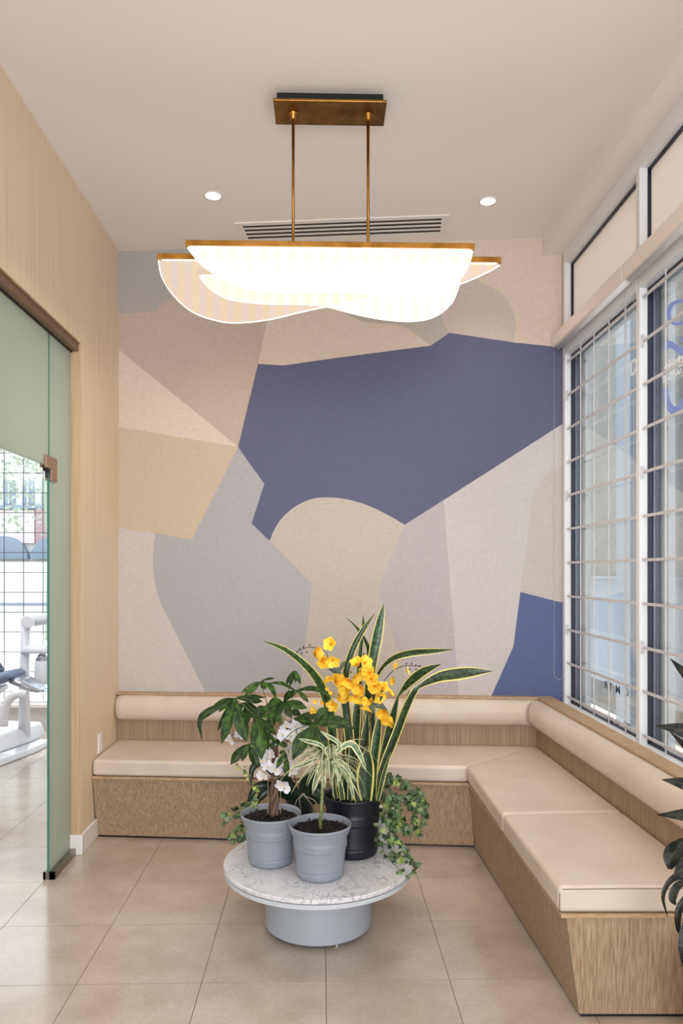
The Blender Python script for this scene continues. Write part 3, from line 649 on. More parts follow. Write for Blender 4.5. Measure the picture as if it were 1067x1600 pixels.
# seat cushions
def cushion(poly, label, name='seat_cushion', seams=()):
    z0, z1 = SZ0, SZ1 + .003
    o = part(name, MB().prism(poly, z0, z1), 'leather', None)
    cx = sum(p[0] for p in poly) / len(poly); cy = sum(p[1] for p in poly) / len(poly)
    b = o.modifiers.new('b', 'BEVEL'); b.width = .019; b.segments = 6; b.limit_method = 'ANGLE'; b.angle_limit = math.radians(30)
    o.data.polygons.foreach_set('use_smooth', [True] * len(o.data.polygons)); o.modifiers.new('wn', 'WEIGHTED_NORMAL')
    tag(o, label, 'cushion', 'seat cushions of the corner bench')
    for pts in seams:
        s_ = part('seam', MB().tube(pts, .0016, 6), 'seam', o)
    return o
ci = (.776, 3.98); cb = (1.286, pn(1.286) - .001)
e = .0035
cushion([(XL + .004, cf(XL)), (ci[0] - e, cf(ci[0])), (cb[0] - .004, cb[1]), (XL + .004, pn(XL) - .001)], 'long beige leather seat cushion under the mural, behind the plants')
cushion([(RF(3.21) - .002, 3.197 + e), (RP(3.21) - .002, 3.215 + e), (cb[0] + .001, cb[1]), (ci[0] + e, cf(ci[0]) - .002)], 'beige leather corner cushion with the diagonal joint towards the mural')
cushion([(RF(2.45), 2.452), (RP(2.45) - .002, YN(1.33) + .002), (RP(3.21) - .002, 3.215 - e), (RF(3.21) - .002, 3.197 - e)], 'nearest beige leather seat cushion with squared stitched end', seams=(
    [(RF(2.45) + .012, 2.4505, SZ1 - .006), (1.0, 2.446, SZ1 - .004), (1.31, 2.440, SZ1 - .004)], [(RF(2.45) + .0045, 2.4555, SZ0 + .01), (RF(2.45) + .0045, 2.4555, SZ1 - .02)]))
# switch plate
sp_ = thing('switch_plate', 'white rectangular outlet plate low on the oak wall above the bench', 'outlet', (XL, 4.32, .51))
part('plate', MB().box((XL, 4.285, .455), (XL + .006, 4.355, .57)), 'whitetrim', sp_, bevel=.002)
part('socket', MB().box((XL + .006, 4.303, .478), (XL + .008, 4.337, .547)), 'paint', sp_)
# ================================================================== CEILING FITTINGS
va = -.108
vt = thing('linear_vent', 'long white slotted air vent in the ceiling behind the pendant', 'vent', (.118, 4.39, CZ)); vt.rotation_euler = (0, 0, va)
Lv, Dv = 1.235, .265
def lbox(name, boxes, m, parent, **kw):
    mb = MB()
    for a, b_ in boxes: mb.box(a, b_)
    return part(name, mb, m, parent, world=False, **kw)
lbox('frame', [((-Lv / 2, -Dv / 2, -.006), (Lv / 2, -Dv / 2 + .035, 0)), ((-Lv / 2, Dv / 2 - .035, -.006), (Lv / 2, Dv / 2, 0)), ((-Lv / 2, -Dv / 2 + .035, -.006), (-Lv / 2 + .04, Dv / 2 - .035, 0)), ((Lv / 2 - .04, -Dv / 2 + .035, -.006), (Lv / 2, Dv / 2 - .035, 0))], 'whitetrim', vt)
lbox('dark_recess', [((-Lv / 2 + .041, -Dv / 2 + .036, -.0035), (Lv / 2 - .041, Dv / 2 - .036, -.0008))], 'black', vt)
for k in range(4):
    y = -Dv / 2 + .060 + k * .0485
    lbox('slat', [((-Lv / 2 + .039, y, -.0055), (Lv / 2 - .039, y + .021, -.0042))], 'whitetrim', vt)
def downlight(x, y, label):
    d = thing('recessed_downlight', label, 'downlight', (x, y, CZ), 'recessed ceiling downlights')
    part('trim_ring', MB().lathe([(.040, -.0005), (.052, -.0005), (.052, -.003), (.043, -.005), (.040, -.004)], (x, y, CZ), 32, cap=False), 'whitetrim', d, smooth=True, fixn=True)
    part('lens', MB().lathe([(.0405, -.0035), (.0405, -.001)], (x, y, CZ), 32), 'lampglow', d)
    light('downlight_beam', 'SPOT', (x, y, CZ - .02), (0, 0, 0), 16, (1, .88, .76), spot_size=math.radians(100), spot_blend=.8, shadow_soft_size=.04)
downlight(-.587, 4.0 + .015, 'left small round recessed downlight in the ceiling beside the vent')
downlight(.903, 4.058 - .023, 'right small round recessed downlight in the ceiling near the window bulkhead')
downlight(-.587, 1.9, 'recessed downlight nearer the entrance, left row'); downlight(.903, 1.9, 'recessed downlight nearer the entrance, right row')
# ================================================================== PENDANT
PX = .033 ; PZ = 3.195; PY = Yz(PX, PZ)
pd = thing('pendant_light', 'brass pendant light with three wavy glowing acrylic sheets hanging from the ceiling', 'pendant', (PX, PY, CZ))
part('ceiling_box', MB().box((PX - .225, PY - .05, CZ - .045), (PX + .225, PY + .06, CZ)), 'black', pd)
part('canopy_plate', MB().box((PX - .238, PY - .085, CZ - .055), (PX + .238, PY + .085, CZ - .045)), 'brass', pd, bevel=.002)
for x in (-.125, .197):
    rd = part('rod', MB().tube([(x, PY, 2.86), (x, PY, CZ - .055)], .0065, 12), 'brass', pd, smooth=True)
    part('swivel', MB().lathe([(.021, 0), (.021, -.006), (.012, -.012), (.012, -.026), (.007, -.03)], (x, PY, CZ - .055), 20), 'brass', rd, smooth=True)
def sheet(zc, bar, outline, matn, py_bar):
    """bar = (px0, px1, py0, py1); outline = px points of the lower edge left to right"""
    a = at(bar[0], bar[2], zc); b_ = at(bar[1], bar[3], zc); zt = at(516, py_bar[0], zc).z; zb = at(516, py_bar[1], zc).z
    y = Yz(PX, zc); x0, x1 = a.x, b_.x
    part('light_bar', MB().box((x0, y - .012, zb), (x1, y + .012, zt)), 'brass', pd, bevel=.0015)
    part('led_strip', MB().box((x0 + .02, y - .007, zb - .0015), (x1 - .02, y + .007, zb)), 'acr_edge', pd)
    pts = [at(p[0], p[1], zc) for p in outline]; pts = spl([(p.x, p.z, 0) for p in pts], 60)
    poly = [(x0 + .01 + .0, zb)] + [(p.x, p.y) for p in pts] + [(x1 - .01, zb)]
    bm = bmesh.new(); v1 = [bm.verts.new((q[0], y - .003, q[1])) for q in poly]; f_ = bm.faces.new(v1); bmesh.ops.triangulate(bm, faces=[f_], ngon_method='EAR_CLIP')
    me = bpy.data.meshes.new('acrylic_sheet'); bm.to_mesh(me); bm.free(); me.materials.append(M[matn])
    sh = link('acrylic_sheet', me, pd)
    # thick glowing rim
    rim = MB(); Q = [(q[0], q[1]) for q in poly[1:-1]]
    rings = []
    for i, q in enumerate(Q):
        t = Vector(Q[min(i + 1, len(Q) - 1)]) - Vector(Q[max(i - 1, 0)]); t.normalize(); nrm = Vector((t.y, -t.x)) * .0012
        rings.append([(q[0] + nrm.x, y - .0035, q[1] + nrm.y), (q[0] - nrm.x, y - .0035, q[1] - nrm.y), (q[0] - nrm.x, y + .0035, q[1] - nrm.y), (q[0] + nrm.x, y + .0035, q[1] + nrm.y)])
    part('glowing_edge', rim.loft(rings), 'acr_edge', sh)
    ar = light('pendant_glow', 'AREA', ((x0 + x1) / 2, y, zb - .01), (0, 0, 0), 9, (1, .88, .74), shape='RECTANGLE', size=x1 - x0 - .1, size_y=.02)
sheet(3.06, (291, 742, 383, 383), [(294, 390), (310, 410), (332, 428), (365, 446), (410, 456), (470, 458), (540, 456), (610, 462), (670, 462), (708, 448), (727, 425), (736, 405), (739, 390)], 'acr_lit', (379, 388))
sheet(3.20, (248, 784, 404, 404), [(249, 410), (254, 435), (271, 463), (299, 488), (332, 501), (366, 506), (417, 501), (467, 489), (512, 479), (570, 468), (640, 459), (700, 448), (735, 436), (765, 422), (782, 412)], 'acr_dim', (400, 409))
sheet(3.366, (310, 722, 428, 428), [(312, 432), (322, 447), (343, 463), (366, 471), (417, 476), (473, 476), (512, 480), (557, 491), (602, 499), (647, 501), (681, 493), (705, 474), (716, 452), (720, 434)], 'acr_lit', (424, 432))
# ================================================================== COFFEE TABLE
TX, TY = -.016, 3.165
tb = thing('coffee_table', 'low round marble-topped table with a pale grey drum base in front of the bench', 'table', (TX, TY, 0))
part('marble_top', MB().lathe([(.385, .2605), (.3975, .2605), (.400, .263), (.400, .275), (.397, .278), (.0, .278)][::1], (TX, TY, 0), 96, cap=True), 'marble', tb, smooth=False)
part('top_tray', MB().lathe([(.0, .236), (.388, .236), (.397, .240), (.398, .258), (.0, .258)], (TX, TY, 0), 96, cap=False), 'tray', tb)
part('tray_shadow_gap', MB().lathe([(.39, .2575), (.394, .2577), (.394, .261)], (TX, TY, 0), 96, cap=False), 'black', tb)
part('drum_base', MB().lathe([(.215, .012), (.226, .02), (.2265, .225), (.222, .236), (.0, .236)], (TX, TY, 0), 72, cap=True), 'drum', tb, smooth=False)
part('plinth', MB().lathe([(.19, 0.003), (.2, .006), (.2, .013)], (TX, TY, 0), 48), 'black', tb)
for a in (.3, 1.9, 3.5, 5.1):
    part('foot', MB().lathe([(.012, 0), (.012, .012)], (TX + .19 * math.cos(a - PI / 2 + .1), TY + .19 * math.sin(a - PI / 2 + .1), 0), 10), 'screw', tb)
# smooth shading helper with angle
for o in tb.children:
    me = o.data; me.polygons.foreach_set('use_smooth', [True] * len(me.polygons)); es = o.modifiers.new('es', 'EDGE_SPLIT'); es.split_angle = math.radians(35)
TZ = .278
# ================================================================== POTS
def pot(parent, x, y, z, rt, rb, h, m, ridges=True):
    k = rt / .126; s_ = h / .208
    def rr(t): return rb + (rt - .010 - rb) * t ** 1.25
    prof = [(0, 0), (rb - .014, 0), (rb - .005, .004), (rb - .001, .014 * s_), (rb + .001, .030 * s_), (rb + .001, .034 * s_), (rb - .0025, .0355 * s_), (rb - .0025, .037 * s_), (rb + .0015, .0385 * s_), (rb + .0015, .041 * s_)]
    for q in range(1, 6): prof.append((rr(q / 11), (.04 + .014 * q) * s_))
    if ridges:
        for zc_ in (.124, .133, .142): prof += [(rr(.55), (zc_ - .0045) * s_), (rr(.575) + .0024, (zc_ - .002) * s_), (rr(.59) + .0024, (zc_ + .002) * s_), (rr(.6), (zc_ + .0045) * s_)]
    prof += [(rr(.74), .160 * s_), (rt - .006, .182 * s_), (rt - .003, .193 * s_), (rt - .003, .195 * s_), (rt, .1965 * s_), (rt + .0008, h - .003), (rt - .001, h), (rt - .004, h), (rt - .007, .196 * s_), (rt - .02, .16 * s_), (0, .158 * s_)]
    p = part('pot', MB().lathe(prof, (x, y, z), 64, cap=False), m, parent, smooth=True)
    # soil
    rs = rt - .012; zs = z + .182 * s_; mb = MB(); rings = []
    for i in range(9):
        r = rs * (1 - i / 9) ; rings.append([(x + r * math.cos(2 * PI * q / 36), y + r * math.sin(2 * PI * q / 36), zs + (0 if i == 0 else R.uniform(-.004, .006)) + .006 * i / 9) for q in range(36)])
    mb.loft(rings, 0, True)
    part('soil', mb, 'soil', p)
    gb = MB()
    for q in range(420):
        a = R.random() * 2 * PI; r = rs * R.random() ** .5; c = Vector((x + r * math.cos(a), y + r * math.sin(a), zs + R.uniform(.002, .010))); s2 = R.uniform(.0018, .0055)
        u = Vector((R.uniform(-1, 1), R.uniform(-1, 1), R.uniform(-1, 1))).normalized() * s2; v = u.orthogonal().normalized() * s2 * .7; w = u.cross(v).normalized() * s2 * .6
        gb.add([c + u, c - u, c + v, c - v, c + w, c - w], [(0, 2, 4), (2, 1, 4), (1, 3, 4), (3, 0, 4), (2, 0, 5), (1, 2, 5), (3, 1, 5), (0, 3, 5)], 0 if R.random() < .8 else 1)
    tag(part('soil_crumbs', gb, ['soil', 'soil_bit'], p, fixn=False), kind='stuff')
    return zs
def wob(a, b_, t): return a + (b_ - a) * t
def leaf_mb(P, widths, nrm, fold=.12, cross=5, n=14, twist=0):
    """leaf strip along control points P with widths sampled at the controls"""
    pts = spl(P, n); ws = [w.x for w in spl([(w, 0, 0) for w in widths], n)]
    mb = MB(); vs = []; uvs = []
    for i, p in enumerate(pts):
        t = (pts[min(i + 1, n)] - pts[max(i - 1, 0)]).normalized(); u = i / n
        nn = Vector(nrm) if not callable(nrm) else nrm(u)
        if twist: nn = Matrix.Rotation(twist * u, 3, t) @ nn
        s_ = t.cross(nn); s_ = s_.normalized() if s_.length > 1e-5 else t.orthogonal().normalized(); up = s_.cross(t).normalized()
        w = max(ws[i], .0004)
        for k in range(cross):
            q = k / (cross - 1) - .5; vs.append(p + s_ * q * w + up * (abs(q) * 2) ** 1.3 * fold * w); uvs.append((q + .5, u))
    fs = [(i * cross + k, i * cross + k + 1, (i + 1) * cross + k + 1, (i + 1) * cross + k) for i in range(n) for k in range(cross - 1)]
    return mb.add(vs, fs, 0, uvs)
CAMV = Vector((0, -1, .25)).normalized()
def pxleaf(parent, pts, widths, zc, m, name='leaf', dz=None, tilt=0, fold=.12, cross=5, n=14, twist=0):
    """pts root -> tip in px, widths px, zc depth (or list)"""
    Z = zc if isinstance(zc, (list, tuple)) else [zc] * len(pts)
    P = [at(p[0], p[1], z) for p, z in zip(pts, Z)]; ws = [w * z / F for w, z in zip(widths, Z)]
    nn = (CAMV + Vector((tilt, 0, 0))).normalized()
    return part(name, leaf_mb(P, ws, nn, fold, cross, n, twist), m, parent, smooth=True, fixn=False)
# ---------------------------------------------------------------- snake plant
SX, SY = .132, Yz(.132, 3.24)
sn = thing('potted_snake_plant', 'tall snake plant with yellow-edged leaves in a black pot on the marble table', 'plant', (SX, SY, TZ))
zs = pot(sn, SX, SY, TZ, .128, .110, .254, 'pot_black')
S = [  # root -> tip
 ([(528, 1246), (522, 1180), (514, 1110), (505, 1082), (494, 1060), (474, 1037), (445, 1015), (411, 1001)], [10, 15, 17, 16, 14, 11, 8, 1], [3.25, 3.22, 3.2, 3.17, 3.14, 3.1, 3.06, 3.02]),
 ([(578, 1250), (578, 1150), (576, 1085), (580, 1045), (588, 1000), (595, 965), (600, 943)], [14, 16, 15, 15, 17, 11, 1], 3.26),
 ([(552, 1248), (545, 1150), (538, 1080), (543, 1040), (553, 1010), (568, 983), (586, 958)], [14, 15, 13, 11, 10, 8, 1], 3.2),
 ([(566, 1248), (572, 1120), (576, 1040), (574, 1008), (560, 984), (541, 964)], [10, 9, 7, 7, 6, 1], 3.3),
 ([(566, 1248), (562, 1120), (562, 1040), (565, 1005), (568, 980), (567, 962)], [8, 8, 8, 6, 7, 1], 3.31),
 ([(585, 1248), (583, 1160), (582, 1100), (587, 1062), (598, 1042), (615, 1028), (640, 1021), (675, 1018), (708, 1015)], [9, 9, 7, 5, 6, 9, 11, 9, 1], [3.26, 3.25, 3.24, 3.22, 3.2, 3.18, 3.16, 3.12, 3.1]),
 ([(588, 1250), (600, 1175), (611, 1130), (620, 1095), (624, 1085), (640, 1066), (662, 1049), (689, 1038)], [10, 11, 13, 6, 4, 13, 14, 1], [3.28, 3.27, 3.26, 3.25, 3.25, 3.23, 3.2, 3.18]),
 ([(583, 1250), (600, 1195), (618, 1150), (635, 1105), (648, 1080), (656, 1072), (685, 1058), (715, 1053), (742, 1050), (769, 1049)], [10, 12, 13, 12, 10, 7, 16, 19, 14, 1], [3.2, 3.18, 3.16, 3.14, 3.12, 3.12, 3.1, 3.08, 3.06, 3.05]),
 ([(570, 1252), (571, 1215), (573, 1190), (573, 1166)], [20, 26, 20, 2], 3.15),
 ([(582, 1250), (584, 1195), (590, 1145), (595, 1110)], [12, 14, 13, 2], 3.19),
 ([(566, 1250), (568, 1190), (571, 1150), (575, 1110)], [14, 17, 14, 2], 3.22),
 ([(552, 1250), (554, 1170), (558, 1110), (560, 1080)], [12, 15, 13, 2], 3.27),
 ([(538, 1250), (540, 1180), (541, 1110), (542, 1075)], [11, 12, 11, 2], 3.25),
 ([(590, 1252), (597, 1220), (604, 1195), (610, 1175)], [5, 7, 5, 1], 3.14),
 ([(548, 1250), (550, 1190), (549, 1150)], [10, 12, 2], 3.17),
 ([(592, 1250), (610, 1160), (625, 1120), (640, 1078)], [7, 9, 9, 1], 3.3),
 ([(535, 1250), (532, 1225), (537, 1205)], [7, 7, 1], 3.12), ([(525, 1248), (521, 1222), (524, 1200)], [6, 6, 1], 3.16),
 ([(560, 1252), (552, 1225), (556, 1190)], [10, 12, 2], 3.14)]
for pts, ws, z in S:
    pxleaf(sn, pts, [w * 1.08 for w in ws], z, 'snake', fold=R.uniform(.12, .3), tilt=R.uniform(-.35, .35), n=22, cross=7)
# ---------------------------------------------------------------- yellow orchid spray
def petal(mb, ang, L_, wd, cup, base=0, mi=0, nseg=4):
    c, s_ = math.cos(ang), math.sin(ang); vs = []; cr = 3
    for i in range(nseg + 1):
        u = i / nseg; w = wd * math.sin(PI * min(1, (u * .86 + .14))) ** .7 * (1 if u < .99 else .25); r = base + L_ * u * (1 - .25 * cup * u); z = L_ * (cup * math.sin(u * PI / 2))
        for k in range(cr):
            q = (k / (cr - 1) - .5); a = r; b_ = q * w; zz = z + abs(q) * w * .35
            vs.append((a * c - b_ * s_, a * s_ + b_ * c, zz))
    mb.add(vs, [(i * cr + k, i * cr + k + 1, (i + 1) * cr + k + 1, (i + 1) * cr + k) for i in range(nseg) for k in range(cr - 1)], mi)
def flower_mesh(kind, m0, m1):
    mb = MB()
    if kind == 'cup':
        for k in range(6): petal(mb, k * PI / 3 + .1 * (k % 2), .030, .031 if k % 2 else .026, .8 if k % 2 else 1.0, .001)
        mb.lathe([(.002, 0), (.004, .006), (.003, .013), (.001, .016)], (0, 0, 0), 8, 1, cap=False)
    elif kind == 'open':
        for k in range(5): petal(mb, k * 2 * PI / 5, .030, .025, .55, .001)
        mb.lathe([(.002, 0), (.004, .006), (.002, .013)], (0, 0, 0), 8, 1, cap=False)
    else:
        for a, w in ((0, .038), (PI, .038)): petal(mb, a, .029, w, .22, .002)
        for a in (PI / 2, PI / 2 + 2.2, PI / 2 - 2.2): petal(mb, a, .030, .022, .12, .001)
        for a in (-PI / 2 + .6, -PI / 2 - .6): petal(mb, a, .012, .009, .7, .001)
        mb.lathe([(.001, 0), (.005, .003), (.004, .011), (.001, .014)], (0, -.002, .001), 8, 1, cap=False)
    return mb.mesh('flower', [m0, m1], True)
FM = {'cup': flower_mesh('cup', 'yellow', 'orange'), 'open': flower_mesh('open', 'yellow', 'orange'), 'cream': flower_mesh('open', 'cream', 'orange'), 'white': flower_mesh('white', 'wpetal', 'lip')}
def face_rot(jx, jz):
    # local +Z faces the camera, jittered
    return (Euler((PI / 2 + jx, 0, 0)).to_matrix() @ Matrix.Identity(3)) if False else (Matrix.Rotation(jz, 3, 'Z') @ Matrix.Rotation(PI / 2 + jx, 3, 'X'))
def put_flower(parent, key, p, jx, jz, roll, sc=1.0):
    o = bpy.data.objects.new('flower', FM[key]); C.objects.link(o); o.parent = parent
    m = Matrix.Translation(p) @ (face_rot(jx, jz) @ Matrix.Rotation(roll, 3, 'Z')).to_4x4() @ Matrix.Scale(sc, 4)
    m = matrix_of(parent).inverted() @ m; l, r, s_ = m.decompose(); o.location = l; o.rotation_euler = r.to_euler(); o.scale = s_
    return o
yo = thing('yellow_orchid_spray', 'yellow orchid flower spray rising among the snake plant leaves', 'flowers', (SX, SY, zs))
hub = at(562, 1118, 3.17)
for pts, z in (([(552, 1248), (548, 1180), (540, 1120), (530, 1080), (527, 1050), (512, 1028), (510, 1020), (494, 1012), (478, 1012), (464, 1018)], 3.2), ([(560, 1248), (562, 1180), (565, 1120), (566, 1070), (568, 1020)], 3.17), ([(568, 1248), (572, 1180), (580, 1120), (592, 1080), (607, 1055), (625, 1042), (645, 1040), (656, 1041)], 3.16), ([(556, 1248), (555, 1170), (560, 1100), (585, 1085), (605, 1110)], 3.14), ([(556, 1248), (553, 1170), (545, 1110), (543, 1085)], 3.13)):
    part('stem', MB().tube([at(a, b_, z) for a, b_ in [(v.x, v.y) for v in spl([(a, b_, 0) for a, b_ in pts], 30)]], .0016, 5), 'twig', yo, smooth=True)
yf = [(518, 1007, 'open', -.5), (490, 1021, 'cup', 0), (504, 1032, 'cup', .2), (520, 1030, 'open', 0), (511, 1056, 'open', .5), (524, 1065, 'cup', .2), (545, 1062, 'cup', .3), (536, 1084, 'cup', .3), (546, 1078, 'cup', .3), (565, 1072, 'cup', .2), (577, 1052, 'cup', -.1), (561, 1050, 'cream', -.2), (559, 1041, 'cup', -.5), (569, 1037, 'open', -.8), (586, 1072, 'cup', -.2), (580, 1062, 'open', 0), (569, 1088, 'cup', .9), (521, 1100, 'open', .4), (573, 1102, 'open', .6), (601, 1111, 'cup', .4), (610, 1119, 'cup', .6), (552, 1057, 'open', 0), (590, 1086, 'open', .2), (529, 1058, 'open', 0), (556, 1086, 'open', .3), (583, 1090, 'cup', .6), (598, 1076, 'open', -.3)]
for a, b_, k, jx in yf: put_flower(yo, k, at(a, b_, 3.10 + R.uniform(-.03, .03)), jx + R.uniform(-.5, .6), R.uniform(-.9, .9), R.uniform(0, 6), R.uniform(1.12, 1.32))
for a, b_, k in ((614, 1039, 'open'), (633, 1049, 'cream'), (617, 1065, 'open'), (607, 1084, 'open')): put_flower(yo, k, at(a, b_, 3.15), R.uniform(-.6, .6), R.choice((-1.2, 1.2)), R.uniform(0, 6), .85)
bm_ = MB()
for a, b_ in [(464, 1019), (468, 1014), (474, 1011), (484, 1008), (471, 1021), (479, 1019), (635, 1037), (643, 1037), (649, 1040), (656, 1041), (640, 1046), (650, 1046), (568, 1022), (568, 1029), (553, 1040), (548, 1050)]:
    bm_.lathe([(0, -.005), (.003, -.002), (.0032, .001), (0, .006)], at(a, b_, 3.15), 6)
tag(part('flower_buds', bm_, 'twig', yo, smooth=True, fixn=False), kind='stuff')
for a, b_, c, d, w in ((533, 1052, 513, 1046, 13), (530, 1050, 541, 1033, 6), (582, 1104, 599, 1078, 15), (585, 1104, 604, 1108, 9), (584, 1114, 575, 1105, 10)):
    pxleaf(yo, [(a, b_), ((a + c) / 2, (b_ + d) / 2 - 3), (c, d)], [2, w, 1], 3.09, 'darkleaf', fold=.1)
for a, b_ in ((492, 1096), (488, 1106), (492, 1111), (511, 1076), (503, 1098), (516, 1082), (487, 1112)): put_flower(yo, 'open', at(a, b_, 3.12), 0, 0, R.random() * 6, .36)
# ---------------------------------------------------------------- money tree
MX, MY = -.217, Yz(-.217, 3.135)
mt = thing('potted_money_tree', 'braided money tree with palmate leaves in the left grey pot on the table', 'plant', (MX, MY, TZ))
zs2 = pot(mt, MX, MY, TZ, .1275, .095, .208, 'pot_grey')
base = at(427, 1272, 3.13)
for k in range(3):
    pts = []; N_ = 26
    for i in range(N_ + 1):
        u = i / N_; px = 427 + 3.5 * u + (4.5 - 2 * u) * math.cos(u * 9 + k * 2.1); py = 1275 - 108 * u
        pts.append(at(px, py, 3.13 + .012 * math.sin(u * 9 + k * 2.1)))
    part('trunk', MB().tube(pts, [.0125 - .006 * (i / N_) ** .7 for i in range(N_ + 1)], 8), 'bark', mt, smooth=True)
part('tie', MB().tube([at(422, 1215, 3.11), at(431, 1216, 3.10), at(438, 1214, 3.12)], .0022, 5), 'root', mt)
for px in (418, 433, 438): part('stake', MB().tube([at(px, 1272, 3.12), at(px + 1, 1215, 3.12)], .0016, 5), 'root', mt)
clusters = [ # centre, depth, tips (px, py, width)
 ((367, 1091), 3.02, [(315, 1157, 9, (316, 1118)), (346, 1163, 16, None), (386, 1160, 22, None), (340, 1142, 9, None), (312, 1128, 12, (345, 1100)), (414, 1090, 7, None), (404, 1099, 8, None), (352, 1150, 12, None), (341, 1113, 8, None)]),
 ((402, 1122), 3.04, [(393, 1163, 11, None), (432, 1148, 12, None), (409, 1187, 24, None), (372, 1118, 8, None), (440, 1119, 8, None), (404, 1104, 7, None), (420, 1172, 18, None)]),
 ((460, 1048), 3.10, [(447, 1071, 7, None), (453, 1073, 7, None), (470, 1070, 7, None), (462, 1068, 4, None)]),
 ((407, 1066), 3.12, [(429, 1060, 4, None), (376, 1083, 6, None), (433, 1096, 9, (424, 1074)), (415, 1077, 10, None), (383, 1086, 14, None)]),
 ((443, 1099), 3.08, [(457, 1079, 11, None), (480, 1107, 14, None), (456, 1122, 14, None), (420, 1097, 12, None), (410, 1110, 13, None), (465, 1078, 9, None), (433, 1118, 13, None)]),
 ((490, 1132), 2.98, [(556, 1140, 20, (525, 1128)), (513, 1106, 17, None), (510, 1184, 19, None), (457, 1188, 24, (470, 1160)), (464, 1126, 13, None), (486, 1168, 20, None)]),
 ((388, 1163), 3.03, [(360, 1195, 15, None), (404, 1201, 15, None), (378, 1190, 13, None), (416, 1167, 9, None)]),
 ((462, 1079), 3.06, [(420, 1067, 6, (440, 1068)), (519, 1089, 8, (490, 1076)), (482, 1098, 8, None), (477, 1090, 6, None)]),
 ((431, 1160), 3.1, [(411, 1145, 9, None), (445, 1146, 9, None), (450, 1168, 9, None), (418, 1175, 9, None)]),
 ((446, 1176), 3.0, [(432, 1201, 8, None), (449, 1216, 9, None), (436, 1178, 6, None)]),
 ((420, 1108), 3.2, [(395, 1130, 14, None), (440, 1130, 14, None), (424, 1140, 15, None), (398, 1112, 12, None), (440, 1105, 12, None)]),
 ((470, 1118), 3.16, [(485, 1150, 15, None), (452, 1140, 13, None), (470, 1155, 14, None), (498, 1122, 12, None), (455, 1112, 12, None)]),
 ((385, 1098), 3.15, [(365, 1118, 12, None), (402, 1120, 13, None), (388, 1130, 13, None), (410, 1096, 9, None)])]
for (cx, cy), zc, tips in clusters:
    zr = 3.13
    top = at(432, 1168, 3.12); c3 = at(cx, cy, zc)
    mid = top.lerp(c3, .5) + Vector((0, 0, .025))
    part('branch', MB().tube(spl([top, mid, c3], 10), .0019, 5), 'stem', mt, smooth=True)
    for (tx, ty, w, via) in tips:
        dz = R.uniform(-.05, .03)
        if via: pts = [(cx, cy), via, (tx, ty)]; ws = [1.5, w, .5]; Z = [zc, zc + dz * .5, zc + dz]
        else:
            mx_, my_ = wob(cx, tx, .3), wob(cy, ty, .3) - 2; m2x, m2y = wob(cx, tx, .68), wob(cy, ty, .68) - 1.5
            pts = [(cx, cy), (mx_, my_), (m2x, m2y), (tx, ty)]; ws = [1.5, w * .72, w, .5]; Z = [zc, zc + dz * .3, zc + dz * .7, zc + dz]
        pxleaf(mt, pts, ws, Z, 'money', tilt=R.uniform(-.5, .5), fold=R.uniform(.1, .3), n=12)
# ---------------------------------------------------------------- white orchid
OX, OY = -.10, Yz(-.10, 3.42)
wo = thing('potted_white_orchid', 'white moth orchid with dark strap leaves and aerial roots behind the grey pots', 'plant', (OX, OY, TZ))
pot(wo, OX, OY, TZ, .075, .055, .19, 'pot_black', ridges=False)
for pts in ([(466, 1250), (458, 1200), (448, 1160), (452, 1130), (462, 1126)], [(460, 1250), (448, 1215), (436, 1190), (420, 1170), (400, 1150), (372, 1146), (360, 1150)], [(462, 1250), (440, 1235), (428, 1215), (418, 1190)], [(470, 1250), (452, 1210), (440, 1185)]):
    z0 = 3.36; n = len(pts); part('stem', MB().tube(spl([at(a, b_, 3.36 - .18 * i / (n - 1)) for i, (a, b_) in enumerate(pts)], 24), .002, 5), 'twig', wo, smooth=True)
for a, b_ in ((447, 1131), (462, 1134), (472, 1141), (432, 1158), (449, 1168), (360, 1153), (373, 1149), (412, 1186), (438, 1192), (410, 1212), (440, 1222), (457, 1206), (460, 1192), (424, 1178), (455, 1150), (441, 1147), (418, 1196), (444, 1234), (430, 1200), (452, 1178)):
    put_flower(wo, 'white', at(a, b_, 3.05 if b_ > 1175 else 3.1) + Vector((0, R.uniform(-.02, .03), 0)), R.uniform(-.4, .7), R.uniform(-.9, .9), R.uniform(-.6, .6), R.uniform(.9, 1.1))
for pts, w in (([(470, 1252), (450, 1225), (440, 1222), (425, 1238)], 18), ([(470, 1252), (485, 1232), (500, 1238), (512, 1250)], 20), ([(468, 1250), (478, 1222), (490, 1212), (506, 1222)], 17), ([(465, 1252), (440, 1238), (415, 1238), (396, 1262)], 16), ([(470, 1254), (495, 1248), (520, 1252), (535, 1262)], 15), ([(458, 1245), (425, 1228), (400, 1232), (385, 1260)], 14), ([(462, 1250), (415, 1196), (395, 1200), (392, 1228)], 11)):
    n = len(pts); pxleaf(wo, pts, [8, w, w * .9, 2], [3.36, 3.3, 3.28, 3.27], 'orchleaf', fold=.18)
for pts in ([(478, 1244), (472, 1240), (468, 1252), (470, 1264)], [(476, 1244), (490, 1250), (500, 1262), (508, 1268)], [(474, 1242), (486, 1256), (492, 1270)], [(476, 1240), (464, 1250), (461, 1262)], [(500, 1252), (520, 1258), (545, 1262)]):
    part('aerial_root', MB().tube(spl([at(a, b_, 3.26) for a, b_ in pts], 14), .0022, 5), 'root', wo, smooth=True)
